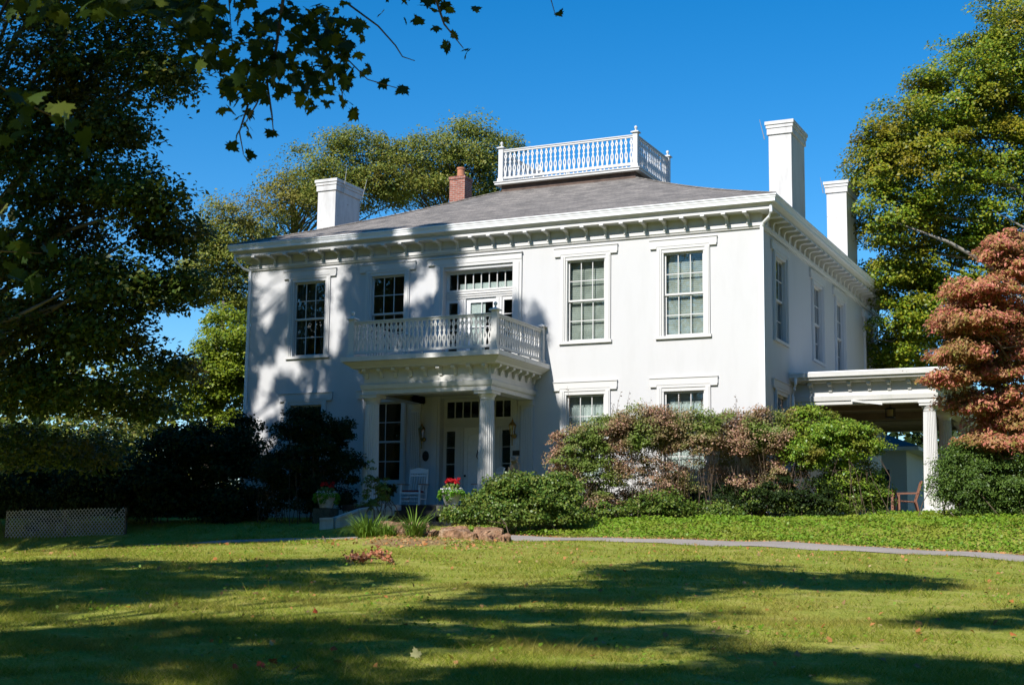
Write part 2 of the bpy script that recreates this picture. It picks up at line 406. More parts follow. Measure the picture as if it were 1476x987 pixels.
def wall_sheet(mb, x0, x1, z0, z1, holes, M4, reveal=0.16):
    xs_ = sorted({x0, x1, *[h[0] for h in holes], *[h[1] for h in holes]}); zs_ = sorted({z0, z1, *[h[2] for h in holes], *[h[3] for h in holes]})
    st = len(mb.v)
    for i in range(len(xs_)-1):
        for j in range(len(zs_)-1):
            cx, cz = (xs_[i]+xs_[i+1])/2, (zs_[j]+zs_[j+1])/2
            if any(h[0] < cx < h[1] and h[2] < cz < h[3] for h in holes): continue
            mb.add([(xs_[i], 0, zs_[j]), (xs_[i+1], 0, zs_[j]), (xs_[i+1], 0, zs_[j+1]), (xs_[i], 0, zs_[j+1])], [(0, 1, 2, 3)])
    for (a, b, c, d) in holes:
        r = reveal
        mb.add([(a, 0, c), (b, 0, c), (b, 0, d), (a, 0, d), (a, r, c), (b, r, c), (b, r, d), (a, r, d)],
               [(0, 4, 5, 1), (1, 5, 6, 2), (2, 6, 7, 3), (3, 7, 4, 0)])
    mb.xf(M4, st)

WX = [-15.07, -12.13, -5.33, -2.29]                       # window centres on the front
SY = [2.05, 6.72, 9.98, 14.75]                            # window centres on the right side
HW = 0.65                                                 # half width of an opening
Z2, Z1 = (5.42, 7.92), (1.33, 3.87)
front_holes = [(x-HW, x+HW, *Z2) for x in WX]+[(x-HW, x+HW, *Z1) for x in WX]
front_holes += [(-10.12, -7.72, 4.78, 7.86), (-10.12, -7.72, 0.49, 3.86)]
side_holes = [(y-HW, y+HW, *Z2) for y in SY]+[(SY[0]-HW, SY[0]+HW, *Z1)]
w = MB()
wall_sheet(w, HX0, HX1, -1.2, 8.9, front_holes, FRONT, 0.2)
wall_sheet(w, 0.0, HD, -1.2, 8.9, side_holes, SIDE, 0.2)
w.add([(HX0, 0, -1.2), (HX0, HD, -1.2), (HX0, HD, 8.9), (HX0, 0, 8.9)], [(0, 3, 2, 1)])
w.add([(HX0, HD, -1.2), (HX1, HD, -1.2), (HX1, HD, 8.9), (HX0, HD, 8.9)], [(0, 3, 2, 1)])
w.build('wall', M['wall'], house)
it = MB()                                                  # the rooms behind the windows
it.box(HX0+0.3, HX1-0.3, 4.2, 4.35, 0.0, 8.9); it.box(HX0+0.3, HX1-0.3, 0.3, 4.2, 4.3, 4.5); it.box(HX0+0.3, HX1-0.3, 0.3, HD-0.3, 8.6, 8.75)
it.box(HX0+0.3, HX1-0.3, 0.3, 4.2, 0.2, 0.35)
for x in (-13.6, -10.75, -7.1, -3.8): it.box(x-0.06, x+0.06, 0.3, 4.2, 0.2, 8.6)
it.box(-4.3, -4.2, 4.4, HD-0.3, 0, 8.6); it.box(-4.2, -0.3, 8.3, 8.4, 0, 8.6); it.box(-4.2, -0.3, 4.4, HD-0.3, 4.3, 4.5)
it.build('interior_partition', M['interior'], house)

def window(cx, zz, M4, cover, cols=3, lower=False):
    """casing with eared lintel and sill > sashes with muntins, panes, curtain or blind"""
    z0, z1 = zz; h = HW
    m = MB()
    m.box(cx-1.02, cx+1.02, -0.062, -0.002, z1+0.13, z1+0.32)              # eared lintel
    m.box(cx-1.03, cx+1.03, -0.085, -0.004, z1+0.322, z1+0.345)            # drip cap
    for s in (-1, 1):
        a, b = sorted((cx+s*0.80, cx+s*1.005)); m.box(a, b, -0.068, -0.0025, z1+0.075, z1+0.129)
        a, b = sorted((cx+s*0.655, cx+s*0.80)); m.box(a, b, -0.055, -0.003, z0, z1+0.05)
        a, b = sorted((cx+s*0.70, cx+s*0.765)); m.box(a, b, -0.075, -0.056, z0, z1+0.048)
        a, b = sorted((cx+s*0.60, cx+s*0.654)); m.box(a, b, -0.02, 0.10, z0+0.002, z1-0.052)
    m.box(cx-0.80, cx+0.80, -0.052, -0.0035, z1+0.051, z1+0.128)
    m.box(cx-0.653, cx+0.653, -0.03, 0.10, z1-0.05, z1+0.0495)
    m.box(cx-0.84, cx+0.84, -0.075, 0.12, z0-0.085, z0-0.001)
    if lower: m.box(cx-0.78, cx+0.78, -0.045, -0.002, z0-0.75, z0-0.087)
    win = m.xf(M4).build('window', M['trim'], house)
    a0, a1 = cx-0.595, cx+0.595; zm = (z0+z1)/2-0.03
    f = MB()
    for (b0, b1, yy) in ((zm-0.02, z1-0.055, 0.075), (z0+0.004, zm+0.02, 0.118)):
        f.box(a0, a0+0.045, yy, yy+0.038, b0, b1); f.box(a1-0.045, a1, yy, yy+0.038, b0, b1)
        f.box(a0+0.046, a1-0.046, yy, yy+0.038, b1-0.05, b1); f.box(a0+0.046, a1-0.046, yy, yy+0.038, b0, b0+0.055)
        ww = (a1-a0-0.09)/cols
        for k in range(1, cols): f.box(a0+0.045+ww*k-0.012, a0+0.045+ww*k+0.012, yy+0.005, yy+0.033, b0+0.056, b1-0.051)
        zc = (b0+b1)/2; f.box(a0+0.047, a1-0.047, yy+0.006, yy+0.032, zc-0.012, zc+0.012)
    f.xf(M4).build('sash', M['trim'], win)
    g = MB(); g.box(a0+0.03, a1-0.03, 0.092, 0.096, zm+0.02, z1-0.08); g.box(a0+0.03, a1-0.03, 0.135, 0.139, z0+0.03, zm)
    g.xf(M4).build('pane', M['glass'], win)
    c = MB(); yb = 0.24
    def drape(x0, x1, zt, zb, amp, n=28, scallop=0.0, per=0.13):
        V = []; F = []
        for i in range(n+1):
            x = x0+(x1-x0)*i/n; y = yb+amp*math.sin(2*math.pi*(x-x0)/per)+amp*0.5*math.sin(9.1*x)
            zt2 = zt-scallop*abs(math.sin(math.pi*(x-x0)/0.2))
            V += [(x, y, zb), (x, y+0.01, zt2)]
        for i in range(n): F.append((2*i, 2*i+2, 2*i+3, 2*i+1))
        c.add(V, F)
    if cover == 'blind':
        c.box(cx-0.6, cx+0.6, yb-0.004, yb+0.004, z0+0.05, z1-0.32)
        c.box(cx-0.6, cx+0.6, yb+0.03, yb+0.05, z1-0.32, z1-0.04)
        c.xf(M4).build('blind', M['blind'], win)
    elif cover == 'lace':
        drape(cx-0.60, cx+0.60, z1-0.35, z0, 0.022, 60, 0.05); c.xf(M4).build('curtain', M['curtain'], win)
        c = MB(); c.box(cx-0.61, cx+0.61, yb+0.07, yb+0.075, z0+1.0, z1); c.xf(M4).build('blind', solid('pale_grey_sheet', (0.42, 0.43, 0.41), 0.9, 0.1, 3), win)  # second piece is a plain pale grey sheet behind the upper panes
    elif cover == 'dim':
        drape(cx-0.62, cx-0.18, z1, z0, 0.03, 24); drape(cx+0.30, cx+0.62, z1, z0, 0.03, 20)
        c.box(cx-0.6, cx+0.6, yb+0.09, yb+0.095, z0+1.3, z1); c.xf(M4).build('curtain', M['curtain_dim'], win)
    elif cover == 'shade':
        c.box(cx-0.62, cx+0.62, yb+0.05, yb+0.056, z0+0.1, z1); c.xf(M4).build('blind', M['curtain_dim'], win)
    return win
for x, cv2, cv1, c1 in zip(WX, ('dim', None, 'blind', 'blind'), (None, None, 'lace', 'lace'), (3, 2, 3, 3)):
    window(x, Z2, FRONT, cv2); window(x, Z1, FRONT, cv1, c1, True)
for y in SY: window(y, Z2, SIDE, 'shade')
window(SY[0], Z1, SIDE, 'lace')

# cornice, gutter, brackets
RECT = [((HX0, 0), (-1, -1)), ((HX1, 0), (1, -1)), ((HX1, HD), (1, 1)), ((HX0, HD), (-1, 1))]
cn = MB()
cn.sweep([(0.0, 8.37), (0.05, 8.375), (0.06, 8.41), (0.09, 8.43), (0.09, 8.52), (0.045, 8.56), (0.035, 8.57), (0.035, 8.79), (0.06, 8.80), (0.44, 8.80), (0.44, 8.865), (0.40, 8.875), (0.40, 8.90), (0.50, 8.975), (0.50, 9.05), (0.0, 9.18)], RECT)
cn.build('cornice', M['trim'], house)
gt = MB()
gt.sweep([(0.502, 8.978), (0.575, 8.985), (0.578, 9.06), (0.60, 9.10), (0.60, 9.14), (0.625, 9.15), (0.625, 9.185), (0.50, 9.18)], RECT)
gt.build('gutter', M['gutter'], house)
def bracket_mesh():
    m = MB(); w2 = 0.048
    prof = [(0.0, 0.0), (0.43, 0.0), (0.445, -0.02), (0.44, -0.06), (0.40, -0.085), (0.26, -0.075), (0.14, -0.10), (0.09, -0.16), (0.085, -0.24), (0.075, -0.30), (0.05, -0.325), (0.0, -0.33)]
    n = len(prof)
    m.add([(-w2, -d, z) for d, z in prof]+[(w2, -d, z) for d, z in prof],
          [tuple(range(n)), tuple(range(2*n-1, n-1, -1))]+[(i, (i+1) % n, n+(i+1) % n, n+i) for i in range(n)])
    m.box(-w2-0.012, w2+0.012, -0.455, -0.40, -0.055, -0.002)
    return m
br0 = bracket_mesh().build('bracket', M['trim'], house)
NB = 28
for i in range(NB):
    o = br0 if i == 0 else br0.copy()
    if i: COL.objects.link(o); o.parent = house
    o.location = (HX0+0.33+(17.37-0.66)*i/(NB-1), -0.036, 8.797)
for i in range(27):
    o = br0.copy(); COL.objects.link(o); o.parent = house
    o.location = (0.036, 0.33+(HD-0.66)*i/26, 8.797); o.rotation_euler = (0, 0, math.radians(90))
for i in range(27):
    o = br0.copy(); COL.objects.link(o); o.parent = house
    o.location = (HX0-0.036, 0.33+(HD-0.66)*i/26, 8.797); o.rotation_euler = (0, 0, math.radians(-90))

# roof
EV = 0.60; DX0, DX1, DY0, DY1 = -11.12, -5.97, 6.0, 9.35; DZ = 11.92
e = [(HX0-EV, -EV, 9.18), (HX1+EV, -EV, 9.18), (HX1+EV, HD+EV, 9.18), (HX0-EV, HD+EV, 9.18)]
d = [(DX0, DY0, DZ), (DX1, DY0, DZ), (DX1, DY1, DZ), (DX0, DY1, DZ)]
ro = MB()
NS = 10
def hip(a0, a1, b0, b1):
    V = []; F = []
    for i in range(NS+1):
        t = i/NS; sag = -0.10*math.sin(math.pi*t)
        for p, q in ((a0, b0), (a1, b1)):
            V.append(tuple(p[k]+(q[k]-p[k])*t+(sag if k == 2 else 0) for k in range(3)))
    for i in range(NS): F.append((2*i, 2*i+1, 2*i+3, 2*i+2))
    ro.add(V, F)
for i in range(4): hip(e[i], e[(i+1) % 4], d[i], d[(i+1) % 4])
ro.add([(x, y, z+0.0) for x, y, z in d], [(0, 1, 2, 3)])
roof = ro.build('roof', M['shingle'], house)
for i in range(4):
    hc = MB(); pts = []
    for j in range(NS+1):
        t = j/NS; pts.append((e[i][0]+(d[i][0]-e[i][0])*t, e[i][1]+(d[i][1]-e[i][1])*t, e[i][2]+(d[i][2]-e[i][2])*t-0.10*math.sin(math.pi*t)+0.012))
    hc.tube(pts, 0.035, 6)
    hc.build('hip_ridge', M['shingle'], roof)
dk = MB(); dk.box(DX0+0.03, DX1-0.03, DY0+0.03, DY1-0.03, 11.6, 12.16)
dk.build('deck_base', solid('brown_flashing', (0.10, 0.065, 0.05), 0.85, 0.3, 4), roof)
dl = MB(); dl.box(DX0-0.16, DX1+0.16, DY0-0.16, DY1+0.16, 12.162, 12.275); dl.box(DX0-0.19, DX1+0.19, DY0-0.19, DY1+0.19, 12.24, 12.272)
dl.build('deck_edge', M['trim'], roof)

# balustrades
def baluster_mesh(h, name):
    pr = [(0, .042, 0), (.08, .030, 0), (.19, .046, 0), (.24, .056, .004), (.29, .060, .019), (.36, .060, .021), (.42, .050, .004), (.48, .026, 0), (.56, .022, 0),
          (.585, .043, 0), (.625, .043, 0), (.65, .022, 0), (.74, .027, 0), (.785, .052, .003), (.82, .058, .017), (.86, .052, .003), (.92, .024, 0), (1, .028, 0)]
    m = MB(); th = 0.017
    for s in (-1, 1):
        for yy in (-th, th):
            V = []
            for t, o_, i_ in pr: V += [(s*i_, yy, t*h), (s*o_, yy, t*h)]
            m.add(V, [(2*i, 2*i+1, 2*i+3, 2*i+2) for i in range(len(pr)-1)])
        for c_ in (1, 2):
            V = []
            for q in pr: V += [(s*q[c_], -th, q[0]*h), (s*q[c_], th, q[0]*h)]
            m.add(V, [(2*i, 2*i+1, 2*i+3, 2*i+2) for i in range(len(pr)-1)])
    me = m.build(name, M['porch' if h < 0.95 else 'trim'])
    return me
def post_mb(h, w2):
    m = MB(); m.box(-w2, w2, -w2, w2, 0, h); m.box(-w2-0.03, w2+0.03, -w2-0.03, w2+0.03, 0, 0.14)
    m.box(-w2-0.055, w2+0.055, -w2-0.055, w2+0.055, h, h+0.035)
    m.add([(-w2-0.05, -w2-0.05, h+0.035), (w2+0.05, -w2-0.05, h+0.035), (w2+0.05, w2+0.05, h+0.035), (-w2-0.05, w2+0.05, h+0.035), (0, 0, h+0.11)], [(0, 1, 4), (1, 2, 4), (2, 3, 4), (3, 0, 4)])
    return m
def finial_mb(h):
    m = MB(); m.lathe([(0.03, h+0.07), (0.028, h+0.11), (0.022, h+0.13), (0.05, h+0.165), (0.058, h+0.20), (0.045, h+0.235), (0.01, h+0.26)], n=12); return m
def balustrade(name, posts, runs, z0, ph, mt, counts, finial_skip=()):
    rt = bpy.data.objects.new(name, None); COL.objects.link(rt); rt.parent = house; rt.location = (*posts[0], z0)
    ox, oy = posts[0]
    rl = MB()
    for (a, b), n in zip(runs, counts):
        A = np.array([posts[a][0]-ox, posts[a][1]-oy, 0]); B = np.array([posts[b][0]-ox, posts[b][1]-oy, 0]); D = (B-A)/np.linalg.norm(B-A)
        A2, B2 = A+D*0.086, B-D*0.086; up = np.array((0, 0, 1.0))
        rl.bar(A2+up*(ph-0.075), B2+up*(ph-0.075), 0.12, 0.035); rl.bar(A2+up*(ph-0.125), B2+up*(ph-0.125), 0.075, 0.055)
        rl.bar(A2+up*0.145, B2+up*0.145, 0.085, 0.07)
        L = np.linalg.norm(B-A)
        for k in range(1, 4): rl.bar(A+D*L*k/4+up*0.0, A+D*L*k/4+up*0.11, 0.05, 0.05, up=(1, 0, 0))
    rl.build('rail', mt, rt)
    p0 = f0 = None
    for i, (px_, py_) in enumerate(posts):
        if p0 is None: p0 = post_mb(ph, 0.085).build('post', mt, rt); q = p0
        else: q = p0.copy(); COL.objects.link(q); q.parent = rt
        q.location = (px_-ox, py_-oy, 0)
        if i in finial_skip: continue
        if f0 is None: f0 = finial_mb(ph).build('finial', mt, rt, smooth=True); q = f0
        else: q = f0.copy(); COL.objects.link(q); q.parent = rt
        q.location = (px_-ox, py_-oy, 0)
    bh = ph-0.15-0.18; b0 = None; R_ = random.Random(3)
    for (a, b), n in zip(runs, counts):
        A = np.array(posts[a]); B = np.array(posts[b]); D = (B-A)/np.linalg.norm(B-A); L = np.linalg.norm(B-A)
        for k in range(n):
            t = 0.16+(L-0.32)*k/(n-1) if n > 1 else L/2
            if b0 is None:
                b0 = baluster_mesh(bh, 'baluster'); b0.data.materials.clear(); b0.data.materials.append(mt); q = b0; q.parent = rt
            else: q = b0.copy(); COL.objects.link(q); q.parent = rt
            P_ = A+D*t; q.location = (P_[0]-ox, P_[1]-oy, 0.18)
            q.rotation_euler = (R_.gauss(0, 0.006), R_.gauss(0, 0.012), math.atan2(D[1], D[0]))
    return rt
i_ = 0.02
dp = [(DX0+i_, DY0+i_), (DX1-i_, DY0+i_), (DX1-i_, DY1-i_), (DX0+i_, DY1-i_)]
balustrade('roof_balustrade', dp, [(0, 1), (1, 2), (2, 3), (3, 0)], 12.275, 1.24, M['trim'], [28, 18, 28, 18])

# chimneys
def chimney(x0, x1, y0, y1, z0, z1, rods):
    m = MB(); m.box(x0, x1, y0, y1, z0, z1-0.42)
    for k, (a, b, g) in enumerate(((0.42, 0.22, 0.045), (0.218, 0.115, 0.07), (0.113, 0.0, 0.10))):
        m.box(x0-g, x1+g, y0-g, y1+g, z1-a, z1-b)
    m.box(x0+0.12, x1-0.12, y0+0.12, y1-0.12, z1, z1+0.02)
    c = m.build('chimney', M['chimney'], house, bevel=0.012)
    for (p, q) in rods: MB().tube([p, q], [0.016, 0.008], 6).build('lightning_rod', M['copper'], c)
    return c
CT = 12.62
chimney(-0.74, -0.02, 3.75, 5.42, 8.9, CT, [((-0.86, 3.72, CT-0.55), (-1.02, 3.75, CT+0.12))])
chimney(-0.74, -0.02, 11.62, 13.30, 8.9, CT, [((-0.85, 11.6, CT-0.4), (-0.95, 11.6, CT+0.2))])
chimney(-17.35, -16.60, 3.75, 5.42, 8.9, 12.42, [((-16.52, 4.15, 11.95), (-16.42, 4.15, 12.9)), ((-16.52, 5.3, 11.7), (-16.28, 5.35, 12.75))])
bc = MB(); bc.box(-13.92, -13.28, 7.4, 8.0, 10.2, 13.12); bc.box(-13.95, -13.25, 7.37, 8.03, 13.0, 13.10)
bco = bc.build('brick_chimney', M['brick'], house)
MB().lathe([(0.15, 13.1), (0.14, 13.42), (0.165, 13.43), (0.165, 13.5), (0.12, 13.5), (0.12, 13.3)], (-13.6, 7.7, 0), 16).build('chimney_pot', solid('orange_clay', (0.42, 0.17, 0.09), 0.8, 0.15, 6), bco)

# downspouts
ds = MB()
ds.tube([(0.42, -0.42, 8.99), (0.42, -0.42, 8.72), (0.33, -0.30, 8.60), (0.12, -0.10, 8.50), (0.06, -0.045, 8.40)], 0.045, 8)
ds.box(0.004, 0.10, -0.075, -0.002, -0.2, 8.42); ds.build('downspout', M['spout'], house)
ds = MB(); ds.tube([(-17.8, -0.42, 8.99), (-17.8, -0.42, 8.7), (-17.6, -0.2, 8.45), (-17.45, -0.02, 8.38)], 0.045, 8)
ds.box(-17.48, -17.39, -0.06, 0.02, -0.2, 8.38); ds.build('downspout', M['spout'], house)

# ------------------------------------------------------------------ front porch with balcony (parts of the house)
PX0, PX1, PY = -11.10, -6.97, -2.98
PATH = [((PX0, 0), (-1, 0)), ((PX0, PY), (-1, -1)), ((PX1, PY), (1, -1)), ((PX1, 0), (1, 0))]
en = MB()
en.sweep([(-0.42, 3.70), (0.01, 3.70), (0.02, 3.82), (0.05, 3.83), (0.07, 3.87), (0.09, 3.97), (0.01, 4.0), (0.0, 4.02), (0.0, 4.42), (0.22, 4.43), (0.28, 4.44), (0.30, 4.48), (0.45, 4.58), (0.47, 4.605), (-0.42, 4.61)], PATH, closed=False)
en.build('porch_entablature', M['porch'], house)
sb = MB(); sb.box(PX0-0.50, PX1+0.50, PY-0.55, -0.002, 4.612, 4.75); sb.build('balcony_floor', M['porch'], house)
cl = MB(); cl.box(PX0+0.42, PX1-0.42, PY+0.42, -0.002, 3.92, 3.98); cl.build('porch_ceiling', M['soffit'], house)
def small_bracket():
    m = MB(); w2 = 0.05
    prof = [(0, 0), (0.23, 0), (0.24, -0.05), (0.20, -0.10), (0.10, -0.12), (0.075, -0.20), (0.05, -0.26), (0, -0.27)]
    n = len(prof)
    m.add([(-w2, -d_, z) for d_, z in prof]+[(w2, -d_, z) for d_, z in prof],
          [tuple(range(n)), tuple(range(2*n-1, n-1, -1))]+[(i, (i+1) % n, n+(i+1) % n, n+i) for i in range(n)])
    m.box(-w2-0.01, w2+0.01, -0.25, -0.18, -0.075, -0.003)
    return m
pb0 = small_bracket().build('porch_bracket', M['porch'], house); first = True
def put_pb(loc, rz):
    global first
    q = pb0 if first else pb0.copy()
    if not first: COL.objects.link(q); q.parent = house
    first = False; q.location = loc; q.rotation_euler = (0, 0, rz)
for i in range(9): put_pb((PX0+0.12+(PX1-PX0-0.24)*i/8, PY-0.001, 4.428), 0)
for i in range(7):
    put_pb((PX1+0.001, PY+0.12+2.72*i/6, 4.428), math.radians(90)); put_pb((PX0-0.001, PY+0.12+2.72*i/6, 4.428), math.radians(-90))
balustrade('balcony_balustrade', [(PX0-0.26, PY-0.3), (PX1+0.26, PY-0.3), (PX1+0.26, -0.1), (PX0-0.26, -0.1)], [(0, 1), (1, 2), (3, 0)], 4.75, 1.13, M['porch'], [31, 19, 19], finial_skip=(2, 3))
def column(x, y, z0, z1, rb, rt_, m_, name='column'):
    c = MB(); H = z1-z0
    c.box(x-rb*1.32, x+rb*1.32, y-rb*1.32, y+rb*1.32, z0, z0+0.09)
    c.lathe([(rb*1.25, z0+0.09), (rb*1.28, z0+0.13), (rb*1.2, z0+0.17), (rb*1.05, z0+0.19)], (x, y, 0), 40)
    pr = []
    for i in range(13):
        t = i/12; r = rb+(rt_-rb)*(t**1.4); fl = 0 if i in (0, 12) else 1
        pr.append((r, z0+0.19+(H-0.19-0.24)*t, fl))
    pr = [(rb, z0+0.19, 0), (rb, z0+0.21, 0), (rb*0.998, z0+0.25, 1)]+pr[1:-1]+[(rt_, z1-0.29, 1), (rt_, z1-0.255, 0)]
    c.lathe(pr, (x, y, 0), 96, flute=24, depth=0.11)
    c.lathe([(rt_*1.0, z1-0.255), (rt_*1.06, z1-0.24), (rt_*1.02, z1-0.22), (rt_*1.1, z1-0.19), (rt_*1.3, z1-0.13), (rt_*1.34, z1-0.105)], (x, y, 0), 40)
    a = rt_*1.42; c.box(x-a, x+a, y-a, y+a, z1-0.105, z1-0.03); c.box(x-a-0.025, x+a+0.025, y-a-0.025, y+a+0.025, z1-0.03, z1-0.002)
    return c.build(name, m_, house)
PF = 0.47
column(-10.93, -2.76, PF, 3.70, 0.245, 0.20, M['trim']); column(-7.18, -2.76, PF, 3.70, 0.245, 0.20, M['trim'])
def pilaster(x0, x1, z0, z1):
    m = MB(); n = 5; w_ = (x1-x0)
    m.box(x0, x1, -0.09, -0.002, z0, z1)
    for k in range(n+1):
        c = x0+w_*k/n; m.box(max(x0, c-w_*0.045), min(x1, c+w_*0.045), -0.115, -0.0905, z0+0.2, z1-0.25)
    m.box(x0-0.02, x1+0.02, -0.13, -0.003, z0, z0+0.16); m.box(x0-0.03, x1+0.03, -0.14, -0.0035, z1-0.14, z1-0.001)
    m.build('pilaster', M['trim'], house)
pilaster(-11.13, -10.80, PF+0.004, 3.695); pilaster(-7.38, -6.98, PF+0.004, 3.695)
fl = MB(); fl.box(-11.3, -6.55, -3.62, -0.003, 0.33, PF); fl.build('porch_floor', M['floor_paint'], house)
fb = MB(); fb.box(-11.2, -6.65, -3.52, -0.004, -0.9, 0.328); fb.box(-11.3, -6.55, -3.66, -3.622, 0.30, 0.466)
for k in range(3): fb.box(-9.35, -7.2, -3.68-0.36*(k+1), -3.67-0.36*k, -0.9, 0.30-0.16*k)
fb.build('porch_step', M['dark_step'], house)
ws = MB()
for k in range(3): ws.box(-10.05+0.12*k, -9.355, -3.66-0.36*(k+1), -3.662-0.36*k, -0.9, 0.455-0.15*k)
wpts = [(-10.08, -3.7, 0.44), (-10.35, -4.15, 0.36), (-10.6, -4.55, 0.20), (-10.80, -4.85, 0.08), (-11.15, -5.0, 0.06)]
for (a, b) in zip(wpts[:-1], wpts[1:]):
    dd = np.array(b)-np.array(a); nn = np.array([-dd[1], dd[0]])/np.hypot(dd[0], dd[1])*0.13; ex = dd[:2]/np.hypot(dd[0], dd[1])*0.02
    V = []
    for p, zz in ((a, -1.0), (b, -1.0)):
        V += [(p[0]+nn[0], p[1]+nn[1], zz), (p[0]-nn[0], p[1]-nn[1], zz)]
    V += [(a[0]+nn[0], a[1]+nn[1], a[2]-0.06), (a[0]-nn[0], a[1]-nn[1], a[2]-0.06), (b[0]+nn[0], b[1]+nn[1], b[2]-0.06), (b[0]-nn[0], b[1]-nn[1], b[2]-0.06)]
    ws.add(V, [(0, 2, 6, 4), (1, 5, 7, 3), (0, 4, 5, 1), (2, 3, 7, 6), (4, 6, 7, 5)])
    n2 = nn*1.35
    V = []
    for p in (a, b):
        V += [(p[0]+n2[0], p[1]+n2[1], p[2]-0.058), (p[0]-n2[0], p[1]-n2[1], p[2]-0.058), (p[0]+n2[0], p[1]+n2[1], p[2]), (p[0]-n2[0], p[1]-n2[1], p[2])]
    ws.add(V, [(0, 1, 3, 2), (4, 6, 7, 5), (0, 4, 5, 1), (2, 3, 7, 6), (0, 2, 6, 4), (1, 5, 7, 3)])
ws.build('step_wall', paint('mossy_white_masonry', (0.58, 0.57, 0.53), (0.16, 0.17, 0.13), 0.9), house)
pw = MB(); pw.box(-7.85, -7.25, -4.4, -3.8, -0.9, 0.415); pw.build('pedestal', solid('mossy_grey_stone', (0.13, 0.125, 0.10), 0.95, 0.4, 8, bmp=0.4), house)
pw = MB(); pw.box(-11.9, -11.35, -4.25, -3.75, -0.9, 0.36); pw.build('pedestal', solid('dark_pedestal_stone', (0.07, 0.075, 0.055), 0.95, 0.4, 8, bmp=0.4), house)  # left pedestal in a darker stone colour

